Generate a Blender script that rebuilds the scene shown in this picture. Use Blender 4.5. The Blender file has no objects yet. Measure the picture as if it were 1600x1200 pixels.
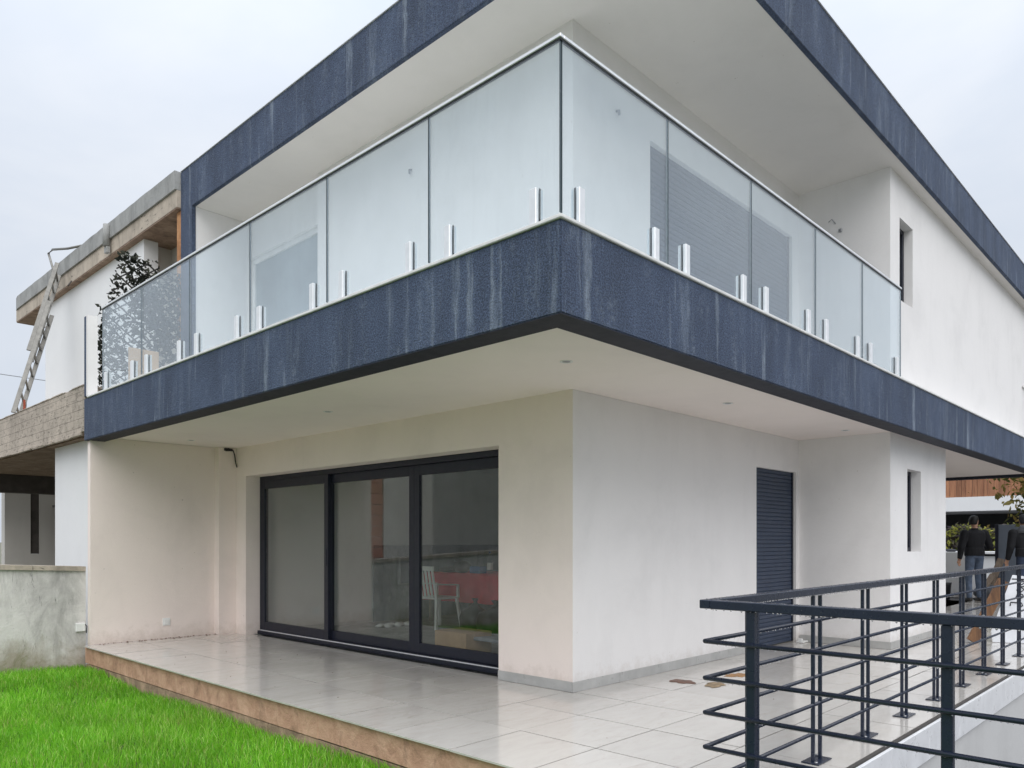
import bpy, bmesh, math, random
import numpy as np
from mathutils import Vector, Matrix, Euler
random.seed(7); rng = np.random.default_rng(7)
S = bpy.context.scene
COL = S.collection

# ------------------------------------------------------------------ camera, sky, sun, exposure
cd = bpy.data.cameras.new('camera'); cam = bpy.data.objects.new('camera', cd); COL.objects.link(cam)
CAMP = Vector((-4.8988, -3.9805, 1.25))
cam.location = CAMP
cam.rotation_euler = (math.radians(90), 0, math.radians(43.6484 - 90))
cd.sensor_fit = 'HORIZONTAL'; cd.sensor_width = 36.0
cd.lens = 1193 / 1600 * 36; cd.shift_y = 245 / 1600
cd.clip_start = 0.05; cd.clip_end = 3000
S.camera = cam

SUN_EL, SUN_AZ = 52, 218      # azimuth: compass-like, measured from +Y clockwise
w = bpy.data.worlds.new('World'); S.world = w; w.use_nodes = True
nt = w.node_tree; nt.nodes.clear()
def N(nt, t, **k):
    n = nt.nodes.new(t)
    for a, b in k.items(): setattr(n, a, b)
    return n
def mixc(nt, fac, a, b, blend='MIX'):
    m = N(nt, 'ShaderNodeMix', data_type='RGBA', blend_type=blend)
    for i, v in ((0, fac), (6, a), (7, b)):
        if hasattr(v, 'is_linked') or isinstance(v, bpy.types.NodeSocket): nt.links.new(v, m.inputs[i])
        elif isinstance(v, (int, float)): m.inputs[i].default_value = v
        else: m.inputs[i].default_value = (*v, 1) if len(v) == 3 else v
    return m.outputs[2]
def math_(nt, op, a, b=None, c=None, clamp=False):
    m = N(nt, 'ShaderNodeMath', operation=op, use_clamp=clamp)
    for i, v in enumerate((a, b, c)):
        if v is None: continue
        if isinstance(v, bpy.types.NodeSocket): nt.links.new(v, m.inputs[i])
        else: m.inputs[i].default_value = v
    return m.outputs[0]
def ramp(nt, v, pts):
    r = N(nt, 'ShaderNodeValToRGB'); nt.links.new(v, r.inputs[0])
    e = r.color_ramp.elements
    while len(e) < len(pts): e.new(0.5)
    for q, (p, c) in zip(e, pts):
        q.position = p; q.color = (c, c, c, 1) if isinstance(c, (int, float)) else (*c, 1)
    return r.outputs[0]
def noise(nt, vec, scale, detail=3, rough=.5, dist=0):
    n = N(nt, 'ShaderNodeTexNoise'); n.inputs['Scale'].default_value = scale
    n.inputs['Detail'].default_value = detail; n.inputs['Roughness'].default_value = rough
    n.inputs['Distortion'].default_value = dist
    if vec is not None: nt.links.new(vec, n.inputs['Vector'])
    return n.outputs[0]
def scaled(nt, vec, s, loc=(0, 0, 0)):
    m = N(nt, 'ShaderNodeMapping'); nt.links.new(vec, m.inputs[0])
    m.inputs['Scale'].default_value = s; m.inputs['Location'].default_value = loc
    return m.outputs[0]

sky = N(nt, 'ShaderNodeTexSky', sky_type='NISHITA', sun_disc=False)
sky.sun_elevation = math.radians(SUN_EL); sky.sun_rotation = math.radians(SUN_AZ)
sky.air_density = 1.0; sky.dust_density = 4.0; sky.ozone_density = 1.0
tc = N(nt, 'ShaderNodeTexCoord')
cl = noise(nt, scaled(nt, tc.outputs['Generated'], (1, 1, 2.2)), 2.2, 5, .55, .4)
cloud = ramp(nt, cl, [(.32, (4.15, 4.6, 5.3)), (.68, (5.2, 5.45, 5.85))])
# the overcast deck is thickest near the horizon and gently brighter overhead
sep = N(nt, 'ShaderNodeSeparateXYZ'); nt.links.new(tc.outputs['Generated'], sep.inputs[0])
up = math_(nt, 'MAXIMUM', sep.outputs[2], 0.0)
gain = math_(nt, 'ADD', 1.0, math_(nt, 'MULTIPLY', math_(nt, 'POWER', up, 3.0), 1.9))
vm = N(nt, 'ShaderNodeVectorMath', operation='SCALE'); nt.links.new(cloud, vm.inputs[0]); nt.links.new(gain, vm.inputs['Scale'])
bg = N(nt, 'ShaderNodeBackground'); bg.inputs['Strength'].default_value = 0.1
nt.links.new(mixc(nt, 0.93, sky.outputs[0], vm.outputs[0]), bg.inputs[0])
wo = N(nt, 'ShaderNodeOutputWorld'); nt.links.new(bg.outputs[0], wo.inputs[0])

sd = bpy.data.lights.new('sun', 'SUN'); sun = bpy.data.objects.new('sun', sd); COL.objects.link(sun)
sd.energy = 1.3; sd.angle = math.radians(70); sd.color = (1.0, .955, .90)
az, el = math.radians(SUN_AZ), math.radians(SUN_EL)
dv = Vector((math.sin(az) * math.cos(el), math.cos(az) * math.cos(el), math.sin(el)))
sun.rotation_euler = dv.to_track_quat('Z', 'Y').to_euler(); sun.location = (-6, -6, 20)

S.view_settings.view_transform = 'Standard'; S.view_settings.look = 'None'
S.view_settings.exposure = 0.60; S.view_settings.gamma = 1.0; S.view_settings.use_curve_mapping = False
S.render.engine = 'CYCLES'
S.cycles.max_bounces = 10; S.cycles.diffuse_bounces = 5; S.cycles.glossy_bounces = 4
S.cycles.transparent_max_bounces = 24; S.cycles.transmission_bounces = 6
S.cycles.use_denoising = True

# ------------------------------------------------------------------ materials
def mat(name):
    m = bpy.data.materials.new(name); m.use_nodes = True
    nt = m.node_tree; nt.nodes.clear()
    out = N(nt, 'ShaderNodeOutputMaterial'); p = N(nt, 'ShaderNodeBsdfPrincipled')
    nt.links.new(p.outputs[0], out.inputs[0])
    g = N(nt, 'ShaderNodeNewGeometry')
    return m, nt, p, g.outputs['Position'], out
def setv(nt, sock, v):
    if isinstance(v, bpy.types.NodeSocket): nt.links.new(v, sock)
    elif isinstance(v, (int, float)): sock.default_value = v
    else: sock.default_value = (*v, 1)
def bump(nt, p, h, strength, dist=.01):
    b = N(nt, 'ShaderNodeBump'); b.inputs['Strength'].default_value = strength; b.inputs['Distance'].default_value = dist
    nt.links.new(h, b.inputs['Height']); nt.links.new(b.outputs[0], p.inputs['Normal'])
def simple(name, c, rough=.5, metal=0, var=.12, scale=9, bs=0, bscale=60):
    m, nt, p, pos, o = mat(name)
    n = noise(nt, pos, scale, 4, .6)
    f = ramp(nt, n, [(.3, 1 - var), (.7, 1 + var * .6)])
    setv(nt, p.inputs['Base Color'], mixc(nt, 1, c, f, 'MULTIPLY'))
    setv(nt, p.inputs['Roughness'], math_(nt, 'ADD', rough - .08, math_(nt, 'MULTIPLY', noise(nt, pos, scale * 2.3, 3), .16)))
    p.inputs['Metallic'].default_value = metal
    if bs: bump(nt, p, noise(nt, pos, bscale, 3), bs, .006)
    return m
def plaster(name, c, bs=.18, grime=.07):
    m, nt, p, pos, o = mat(name)
    big = noise(nt, pos, 1.3, 5, .6, .3)
    f = ramp(nt, big, [(.28, 1 - grime), (.5, 1.0), (.75, 1.02)])
    run = noise(nt, scaled(nt, pos, (2.3, 2.3, .6), (4, 2, 1)), 1.0, 5, .65, .5)          # faint uneven weathering
    f2 = ramp(nt, run, [(.30, 1 - grime * .5), (.5, 1.0)])
    sp = noise(nt, pos, 160, 2)
    f3 = ramp(nt, sp, [(.3, .96), (.6, 1.0)])
    c1 = mixc(nt, 1, mixc(nt, 1, mixc(nt, 1, c, f, 'MULTIPLY'), f2, 'MULTIPLY'), f3, 'MULTIPLY')
    sz = N(nt, 'ShaderNodeSeparateXYZ'); nt.links.new(pos, sz.inputs[0])
    az_ = math_(nt, 'ABSOLUTE', sz.outputs[2])
    spl = ramp(nt, math_(nt, 'SUBTRACT', math_(nt, 'MULTIPLY', noise(nt, pos, 9, 6, .75), .55), math_(nt, 'MULTIPLY', az_, 1.1)), [(.08, 0), (.34, .38)])
    c1 = mixc(nt, spl, c1, (.36, .28, .20))
    fleck = ramp(nt, noise(nt, pos, 26, 2, .5), [(.765, 0), (.79, .5)])
    c1 = mixc(nt, fleck, c1, (.34, .29, .24))
    setv(nt, p.inputs['Base Color'], c1); p.inputs['Roughness'].default_value = .85
    bump(nt, p, math_(nt, 'ADD', noise(nt, pos, 130, 3), math_(nt, 'MULTIPLY', noise(nt, scaled(nt, pos, (1, 1, 1.5)), 8, 4, .6, .6), 2.2)), bs * 1.4, .004)
    return m
M = {}
M['white'] = plaster('white_render', (.83, .815, .81))
M['warm_bounce'] = plaster('warm_bounce_render', (.885, .785, .735))  # warm light bounced up under the overhang, put into the wall colour
M['soffit'] = plaster('soffit_paint', (.80, .77, .735), .06, .04)
M['warm_bounce_soffit'] = plaster('warm_bounce_soffit_paint', (.92, .84, .80), .05, .04)  # soffit colour made lighter and warmer for light bounced off the tiles
M['nwhite'] = plaster('fresh_white_render', (.82, .83, .84), .1, .03)
M['beige'] = plaster('beige_render', (.62, .60, .56), .15, .08)

def fascia():
    m, nt, p, pos, o = mat('slate_blue_roughcast')
    gr = noise(nt, pos, 95, 4, .7); gr2 = noise(nt, pos, 38, 3, .6)
    base = ramp(nt, noise(nt, scaled(nt, pos, (2.2, 2.2, .9)), 1.2, 5, .62), [(.3, (.036, .053, .093)), (.55, (.052, .075, .130)), (.78, (.083, .115, .182))])
    speck = ramp(nt, gr, [(.40, .55), (.5, 1.0), (.63, 1.75)])
    c = mixc(nt, 1, base, speck, 'MULTIPLY')
    # chalky lime runs: narrow at random places along the wall, stretched vertically
    sx = N(nt, 'ShaderNodeSeparateXYZ'); nt.links.new(pos, sx.inputs[0])
    u = math_(nt, 'SUBTRACT', sx.outputs[1], sx.outputs[0])
    wob = math_(nt, 'MULTIPLY', math_(nt, 'SUBTRACT', noise(nt, pos, 7, 3), .5), .05)
    cu = N(nt, 'ShaderNodeCombineXYZ'); nt.links.new(math_(nt, 'ADD', u, wob), cu.inputs[0]); nt.links.new(math_(nt, 'MULTIPLY', sx.outputs[2], .09), cu.inputs[2])
    s1 = ramp(nt, noise(nt, cu.outputs[0], 3.3, 5, .72), [(.56, 0), (.70, 1)])
    s2 = ramp(nt, noise(nt, scaled(nt, cu.outputs[0], (1, 1, .6), (3, 1, 5)), 9.5, 3, .6), [(.60, 0), (.72, 1)])
    brk = ramp(nt, noise(nt, scaled(nt, pos, (34, 34, 9)), 1.0, 4, .75), [(.36, .3), (.60, 1)])
    st = math_(nt, 'MULTIPLY', math_(nt, 'MAXIMUM', math_(nt, 'MULTIPLY', s1, .38), math_(nt, 'MULTIPLY', s2, .6)), brk, clamp=True)
    mot = math_(nt, 'MULTIPLY', ramp(nt, noise(nt, scaled(nt, pos, (5, 5, 1.6)), 1.6, 5, .7), [(.52, 0), (.72, 1)]), ramp(nt, gr2, [(.4, 0), (.65, .35)]))
    st = math_(nt, 'MAXIMUM', st, mot)
    setv(nt, p.inputs['Base Color'], mixc(nt, st, c, (.33, .39, .46)))
    p.inputs['Roughness'].default_value = .8
    bump(nt, p, math_(nt, 'ADD', gr, math_(nt, 'MULTIPLY', gr2, .7)), .75, .012)
    return m
M['fascia'] = fascia()
M['fascia_smooth'] = simple('dark_blue_drip_paint', (.011, .014, .028), .7, 0, .15, 6, .2, 90)
M['navy'] = simple('navy_powder_coat', (.0125, .0185, .037), .28, 0, .12, 9, .02, 120)
M['navy_frame'] = simple('navy_window_frame', (.0075, .010, .023), .5, 0, .12, 10)
M['shutter'] = simple('navy_shutter_slat', (.027, .044, .083), .45, 0, .10, 5)
M['pale_shutter'] = simple('pale_shutter_slat', (.36, .40, .43), .5, 0, .18, 1.4)
M['alu'] = simple('brushed_light_steel', (.80, .81, .83), .32, .35, .06, 20)
M['coping'] = simple('pale_coping_stone', (.78, .78, .77), .5, 0, .12, 8, .1)
M['rubber'] = simple('black_gasket', (.02, .022, .028), .6)
M['socket'] = simple('white_plastic', (.80, .80, .79), .35, 0, .03)
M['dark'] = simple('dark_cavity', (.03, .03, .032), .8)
M['steel'] = simple('zinc_steel', (.35, .36, .38), .4, .6, .15)
M['ladder'] = simple('weathered_aluminium', (.21, .205, .19), .5, .3, .25, 12)

def tile():
    m, nt, p, pos, o = mat('wet_porcelain_tile')
    oi = N(nt, 'ShaderNodeObjectInfo')
    off = N(nt, 'ShaderNodeVectorMath', operation='SCALE'); off.inputs[0].default_value = (31, 17, 0); nt.links.new(oi.outputs['Random'], off.inputs['Scale'])
    v = N(nt, 'ShaderNodeVectorMath', operation='ADD'); nt.links.new(pos, v.inputs[0]); nt.links.new(off.outputs[0], v.inputs[1])
    v = v.outputs[0]
    vein = noise(nt, scaled(nt, v, (1.0, 3.4, 1)), 1.7, 7, .65, 1.2)
    c = ramp(nt, vein, [(.3, (.515, .49, .455)), (.48, (.555, .53, .495)), (.62, (.575, .55, .515)), (.75, (.55, .525, .49))])
    rv = ramp(nt, oi.outputs['Random'], [(0, .94), (1, 1.04)])
    c = mixc(nt, 1, c, rv, 'MULTIPLY')
    dirt = ramp(nt, noise(nt, pos, 1.1, 6, .7, .6), [(.36, 0.05), (.68, .95)])
    dust = ramp(nt, noise(nt, scaled(nt, pos, (1.2, 3, 1)), 5, 6, .75, 1), [(.5, 0), (.75, .45)])
    c = mixc(nt, math_(nt, 'MULTIPLY', dirt, dust), c, (.30, .22, .155))
    setv(nt, p.inputs['Base Color'], c)
    wet = noise(nt, pos, 1.6, 5, .6, .5)
    fine = noise(nt, pos, 26, 3, .6)
    r = ramp(nt, math_(nt, 'ADD', wet, math_(nt, 'MULTIPLY', fine, .14)), [(.30, .06), (.58, .15), (.85, .30)])
    setv(nt, p.inputs['Roughness'], r)
    p.inputs['IOR'].default_value = 1.55
    p.inputs['Coat Weight'].default_value = .35; p.inputs['Coat Roughness'].default_value = .06
    bump(nt, p, math_(nt, 'ADD', noise(nt, pos, 5, 3), math_(nt, 'MULTIPLY', noise(nt, pos, 70, 2), .10)), .09, .01)
    return m
M['tile'] = tile()
M['skirt'] = simple('grey_skirting_tile', (.44, .44, .43), .3, 0, .14, 6)
M['edge_tile'] = simple('pale_edge_tile', (.76, .77, .79), .3, 0, .10, 7)
M['grout'] = simple('tile_bedding', (.06, .055, .05), .9, 0, .2, 20)

def earth_edge(name, c1, c2):
    m, nt, p, pos, o = mat(name)
    n = noise(nt, pos, 5, 7, .7, .4); f = noise(nt, pos, 60, 3, .6)
    c = ramp(nt, n, [(.3, tuple(x * .62 for x in c2)), (.45, c2), (.62, c1), (.8, tuple(min(1, x * 1.15) for x in c1))])
    st = ramp(nt, noise(nt, scaled(nt, pos, (5, 5, 2.6)), 1.3, 6, .75, .6), [(.55, 1), (.78, .5)])
    setv(nt, p.inputs['Base Color'], mixc(nt, 1, c, st, 'MULTIPLY')); p.inputs['Roughness'].default_value = .9
    bump(nt, p, math_(nt, 'ADD', n, math_(nt, 'MULTIPLY', f, .4)), .7, .02)
    return m
M['edge'] = earth_edge('clay_coloured_render', (.62, .385, .275), (.50, .29, .20))
M['edge2'] = earth_edge('clay_footing', (.48, .33, .23), (.30, .21, .145))

def concrete(name, c, boards=False, moss=False, peel=False):
    m, nt, p, pos, o = mat(name)
    n = noise(nt, pos, 2.2, 7, .68, .5); f = noise(nt, pos, 45, 4, .65)
    col = ramp(nt, n, [(.28, tuple(x * .72 for x in c)), (.5, c), (.72, tuple(min(1, x * 1.18) for x in c))])
    run = ramp(nt, noise(nt, scaled(nt, pos, (2.6, 2.6, .7)), 1.2, 7, .75, .7), [(.34, .70), (.52, 1)])
    col = mixc(nt, 1, col, run, 'MULTIPLY')
    pit = ramp(nt, noise(nt, pos, 21, 4, .8), [(.24, .3), (.33, 1)])
    col = mixc(nt, 1, col, pit, 'MULTIPLY')
    h = math_(nt, 'ADD', n, math_(nt, 'MULTIPLY', f, .35))
    if boards:
        sx = N(nt, 'ShaderNodeSeparateXYZ'); nt.links.new(pos, sx.inputs[0])
        wv = math_(nt, 'PINGPONG', math_(nt, 'ADD', sx.outputs[2], math_(nt, 'MULTIPLY', noise(nt, scaled(nt, pos, (1, 1, 6)), 1.2, 4), .03)), .055)
        ln = ramp(nt, wv, [(0.0, .58), (.006 / .055 * .09, 1)])
        ln = ramp(nt, math_(nt, 'MULTIPLY', wv, 18), [(.02, .62), (.14, 1)])
        col = mixc(nt, 1, col, ln, 'MULTIPLY')
        h = math_(nt, 'ADD', h, math_(nt, 'MULTIPLY', ln, .25))
        br = ramp(nt, noise(nt, scaled(nt, pos, (9, 9, 22)), 1.0, 5, .8), [(.37, .45), (.47, 1)])
        col = mixc(nt, 1, col, br, 'MULTIPLY')
    if moss:
        sx = N(nt, 'ShaderNodeSeparateXYZ'); nt.links.new(pos, sx.inputs[0])
        low = ramp(nt, math_(nt, 'ADD', math_(nt, 'ADD', .16, math_(nt, 'MULTIPLY', sx.outputs[2], -1.2)), math_(nt, 'MULTIPLY', math_(nt, 'SUBTRACT', noise(nt, pos, 2.4, 5, .7, .6), .5), 1.3)), [(.02, 0), (.42, 1)])
        col = mixc(nt, math_(nt, 'MULTIPLY', low, .75), col, (.30, .245, .175))
        gm = ramp(nt, noise(nt, pos, 3.6, 5, .7, .5), [(.52, 0), (.66, 1)])
        col = mixc(nt, math_(nt, 'MULTIPLY', math_(nt, 'MULTIPLY', low, gm), .7), col, (.15, .165, .05))
        cn = math_(nt, 'ADD', math_(nt, 'MULTIPLY', sx.outputs[0], .55), math_(nt, 'MULTIPLY', sx.outputs[2], -.75))
        cn = ramp(nt, math_(nt, 'ADD', math_(nt, 'ADD', cn, 1.0), math_(nt, 'MULTIPLY', math_(nt, 'SUBTRACT', noise(nt, pos, 5, 6, .75, .7), .5), 1.0)), [(.18, 0), (.42, .85)])
        col = mixc(nt, cn, col, (.13, .105, .075))
        ck = ramp(nt, noise(nt, scaled(nt, pos, (16, 16, 2.2)), 1.0, 6, .8, .8), [(.33, .4), (.39, 1)])
        col = mixc(nt, 1, col, ck, 'MULTIPLY')
    if peel:
        pe = ramp(nt, noise(nt, scaled(nt, pos, (1, 1.3, 4)), 2.3, 6, .75, .8), [(.60, 0), (.66, 1)])
        col = mixc(nt, pe, col, (.07, .065, .058))
    setv(nt, p.inputs['Base Color'], col); p.inputs['Roughness'].default_value = .9
    bump(nt, p, h, .6, .02)
    return m
M['board_concrete'] = concrete('board_marked_concrete', (.47, .41, .345), boards=True)
M['roof_concrete'] = concrete('grey_roof_concrete', (.34, .345, .34))
M['roof_beam'] = concrete('peeling_beam_concrete', (.50, .435, .36), peel=True)
M['old_concrete'] = concrete('mossy_wall_concrete', (.68, .66, .64), moss=True)
M['pit'] = plaster('light_pit_render', (.55, .55, .545), .15, .12)
M['brown_soffit'] = earth_edge('formwork_soffit', (.36, .265, .20), (.25, .175, .13))
M['dark_beam'] = simple('dark_beam', (.085, .075, .068), .8, 0, .3, 6)
M['bare'] = earth_edge('raw_brick_edge', (.60, .33, .16), (.42, .20, .09))

def wood(name, c1, c2, ax=2, rough=.7):
    m, nt, p, pos, o = mat(name)
    s = [14, 14, 14]; s[ax] = 1.2
    oi = N(nt, 'ShaderNodeObjectInfo')
    off = N(nt, 'ShaderNodeVectorMath', operation='SCALE'); off.inputs[0].default_value = (13, 29, 7); nt.links.new(oi.outputs['Random'], off.inputs['Scale'])
    v = N(nt, 'ShaderNodeVectorMath', operation='ADD'); nt.links.new(scaled(nt, pos, s), v.inputs[0]); nt.links.new(off.outputs[0], v.inputs[1])
    n = noise(nt, v.outputs[0], 1.2, 6, .65, .6)
    c = ramp(nt, n, [(.3, c2), (.6, c1), (.8, tuple(x * 1.2 for x in c1))])
    setv(nt, p.inputs['Base Color'], mixc(nt, 1, c, ramp(nt, oi.outputs['Random'], [(0, .75), (1, 1.15)]), 'MULTIPLY'))
    p.inputs['Roughness'].default_value = rough
    bump(nt, p, n, .3, .01)
    return m
M['clad'] = wood('red_brown_cladding', (.40, .19, .10), (.24, .10, .055))
M['plank'] = wood('orange_brown_plank', (.27, .135, .06), (.10, .05, .028))
M['grey_wood'] = wood('weathered_timber', (.27, .21, .16), (.13, .10, .08))

def glass(name, tint, r0, r1, haze=0.0, streak=0.0):
    m, nt, p, pos, o = mat(name); nt.nodes.remove(p)
    t = N(nt, 'ShaderNodeBsdfTransparent'); t.inputs[0].default_value = (*tint, 1)
    g = N(nt, 'ShaderNodeBsdfGlossy'); g.inputs['Roughness'].default_value = .01; g.inputs[0].default_value = (.95, .98, 1, 1)
    b = N(nt, 'ShaderNodeBump'); b.inputs['Strength'].default_value = .02; b.inputs['Distance'].default_value = .02
    nt.links.new(noise(nt, pos, 1.3, 2), b.inputs['Height']); nt.links.new(b.outputs[0], g.inputs['Normal'])
    lw = N(nt, 'ShaderNodeLayerWeight'); lw.inputs[0].default_value = .5
    R = math_(nt, 'ADD', r0, math_(nt, 'MULTIPLY', math_(nt, 'POWER', lw.outputs['Facing'], 3.5), r1), clamp=True)
    ms = N(nt, 'ShaderNodeMixShader'); nt.links.new(R, ms.inputs[0]); nt.links.new(t.outputs[0], ms.inputs[1]); nt.links.new(g.outputs[0], ms.inputs[2])
    last = ms.outputs[0]
    if haze or streak:
        d = N(nt, 'ShaderNodeBsdfDiffuse'); d.inputs[0].default_value = (.80, .87, .93, 1)
        tr = N(nt, 'ShaderNodeBsdfTranslucent'); tr.inputs[0].default_value = (.80, .87, .93, 1)
        dm = N(nt, 'ShaderNodeMixShader'); dm.inputs[0].default_value = .3
        nt.links.new(d.outputs[0], dm.inputs[1]); nt.links.new(tr.outputs[0], dm.inputs[2])
        runs = ramp(nt, noise(nt, scaled(nt, pos, (15, 15, .8)), 1.3, 5, .75, .25), [(.50, 0), (.74, 1)])
        area = ramp(nt, noise(nt, pos, .9, 4, .6), [(.46, .0), (.66, 1)])
        patch = ramp(nt, noise(nt, pos, 1.7, 4, .6), [(.35, .7), (.7, 1.3)])
        hz = math_(nt, 'ADD', math_(nt, 'MULTIPLY', patch, haze), math_(nt, 'MULTIPLY', math_(nt, 'MULTIPLY', runs, area), streak), clamp=True)
        m2 = N(nt, 'ShaderNodeMixShader'); nt.links.new(hz, m2.inputs[0]); nt.links.new(last, m2.inputs[1]); nt.links.new(dm.outputs[0], m2.inputs[2])
        last = m2.outputs[0]
    nt.links.new(last, o.inputs[0])
    return m
M['balcony_glass'] = glass('wet_balcony_glass', (.925, .962, .972), .075, .6, .05, .045)
M['door_glass'] = glass('door_glass', (.93, .945, .935), .04, .85, .004, 0)
M['glass_edge'] = simple('green_glass_edge', (.05, .075, .085), .25)
m, nt_, p_, pos_, o_ = mat('water_drop'); p_.inputs['Base Color'].default_value = (.95, .97, 1, 1); p_.inputs['Roughness'].default_value = .03
p_.inputs['Transmission Weight'].default_value = 1; p_.inputs['IOR'].default_value = 1.33; M['water'] = m

def grassm():
    m, nt, p, pos, o = mat('grass_blade'); nt.nodes.remove(p)
    at = N(nt, 'ShaderNodeAttribute', attribute_name='tone')
    c = ramp(nt, at.outputs['Fac'], [(0, (.06, .235, .010)), (.4, (.17, .51, .022)), (.75, (.33, .70, .055)), (1, (.62, .78, .24))])
    pt = ramp(nt, noise(nt, pos, 1.4, 4, .6), [(.33, .82), (.65, 1.15)])
    c = mixc(nt, 1, c, pt, 'MULTIPLY')
    a2 = N(nt, 'ShaderNodeAttribute', attribute_name='straw'); c = mixc(nt, a2.outputs['Fac'], c, (.42, .36, .15))
    d = N(nt, 'ShaderNodeBsdfDiffuse'); t = N(nt, 'ShaderNodeBsdfTranslucent'); g = N(nt, 'ShaderNodeBsdfGlossy'); g.inputs['Roughness'].default_value = .35
    nt.links.new(c, d.inputs[0]); nt.links.new(c, t.inputs[0])
    a = N(nt, 'ShaderNodeMixShader'); a.inputs[0].default_value = .4; nt.links.new(d.outputs[0], a.inputs[1]); nt.links.new(t.outputs[0], a.inputs[2])
    b = N(nt, 'ShaderNodeMixShader'); b.inputs[0].default_value = .03; nt.links.new(a.outputs[0], b.inputs[1]); nt.links.new(g.outputs[0], b.inputs[2])
    nt.links.new(b.outputs[0], o.inputs[0]); return m
M['grass'] = grassm()
M['soil'] = earth_edge('lawn_soil', (.07, .115, .02), (.04, .06, .015))
M['ground'] = earth_edge('bare_ground', (.20, .19, .15), (.13, .13, .09))
def leafm(name, cols):
    m, nt, p, pos, o = mat(name); nt.nodes.remove(p)
    at = N(nt, 'ShaderNodeAttribute', attribute_name='tone')
    c = ramp(nt, at.outputs['Fac'], cols)
    d = N(nt, 'ShaderNodeBsdfDiffuse'); t = N(nt, 'ShaderNodeBsdfTranslucent')
    nt.links.new(c, d.inputs[0]); nt.links.new(c, t.inputs[0])
    a = N(nt, 'ShaderNodeMixShader'); a.inputs[0].default_value = .3; nt.links.new(d.outputs[0], a.inputs[1]); nt.links.new(t.outputs[0], a.inputs[2])
    nt.links.new(a.outputs[0], o.inputs[0]); return m
M['autumn'] = leafm('autumn_leaf', [(0, (.07, .08, .03)), (.45, (.18, .17, .05)), (.75, (.32, .21, .08)), (1, (.42, .40, .14))])
M['hedge'] = leafm('hedge_leaf', [(0, (.05, .042, .055)), (.45, (.13, .115, .10)), (.7, (.17, .20, .06)), (1, (.48, .46, .10))])
M['darkleaf'] = leafm('dark_leaf', [(0, (.014, .017, .015)), (.6, (.045, .05, .04)), (1, (.11, .115, .09))])
M['lath'] = simple('dark_trellis_lath', (.035, .033, .03), .8, 0, .3, 9)
M['bark'] = simple('bark', (.07, .055, .04), .9, 0, .3, 14, .5, 30)
M['jacket'] = simple('black_cloth', (.006, .0065, .010), .85, 0, .3, 7, .5, 30)
M['jeans'] = simple('blue_denim', (.10, .135, .20), .9, 0, .45, 9, .3, 120)
M['jeans_dark'] = simple('dark_denim', (.03, .045, .085), .9, 0, .4, 9, .3, 120)
M['skin'] = simple('skin', (.42, .24, .16), .55, 0, .08, 20)
M['hair'] = simple('black_hair', (.006, .005, .005), .6, 0, .4, 60, .6, 150)
M['shoe'] = simple('dark_shoe', (.03, .028, .027), .7)
M['hood'] = simple('grey_hood_cloth', (.11, .115, .13), .9, 0, .3, 8)
M['cap'] = simple('dark_knit_cap', (.022, .023, .028), .9, 0, .3, 40, .5, 120)
M['red_cloth'] = simple('red_tablecloth', (.78, .05, .085), .8, 0, .2, 5)
M['white_plastic'] = simple('white_chair_plastic', (.82, .82, .80), .4, 0, .05)
M['blue_plastic'] = simple('blue_plastic', (.06, .17, .42), .4)
M['card'] = simple('brown_cardboard', (.50, .33, .19), .85, 0, .15, 6)
M['bag_black'] = simple('black_sack_plastic', (.02, .021, .025), .4, 0, .3, 8, .6, 12)
M['grey_panel'] = simple('blue_grey_door', (.17, .20, .25), .45, 0, .1, 4)
M['white_sheet'] = simple('white_foam_sheet', (.74, .76, .80), .7, 0, .10, 6, .3, 40)
M['ink'] = simple('black_marker', (.03, .03, .035), .7)
M['brick'] = simple('red_brown_brick', (.46, .17, .10), .9, 0, .3, 12, .5, 40)
M['roomwall'] = plaster('room_wall', (.74, .75, .74), .1, .1)
M['roomgrey'] = concrete('room_raw_render', (.26, .28, .31))
M['roomgrey2'] = concrete('aged_grey_render', (.36, .36, .35))
M['roomfloor'] = concrete('room_screed', (.34, .34, .33))
M['mud_red'] = simple('wet_red_brown_mud', (.155, .075, .05), .5, 0, .35, 25)
M['mud_tan'] = simple('tan_mud', (.30, .22, .135), .7, 0, .45, 22)
M['mud_ochre'] = simple('ochre_mud', (.36, .20, .09), .7, 0, .4, 22)
M['asphalt'] = simple('wet_asphalt', (.09, .09, .095), .35, 0, .25, 5)

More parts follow.
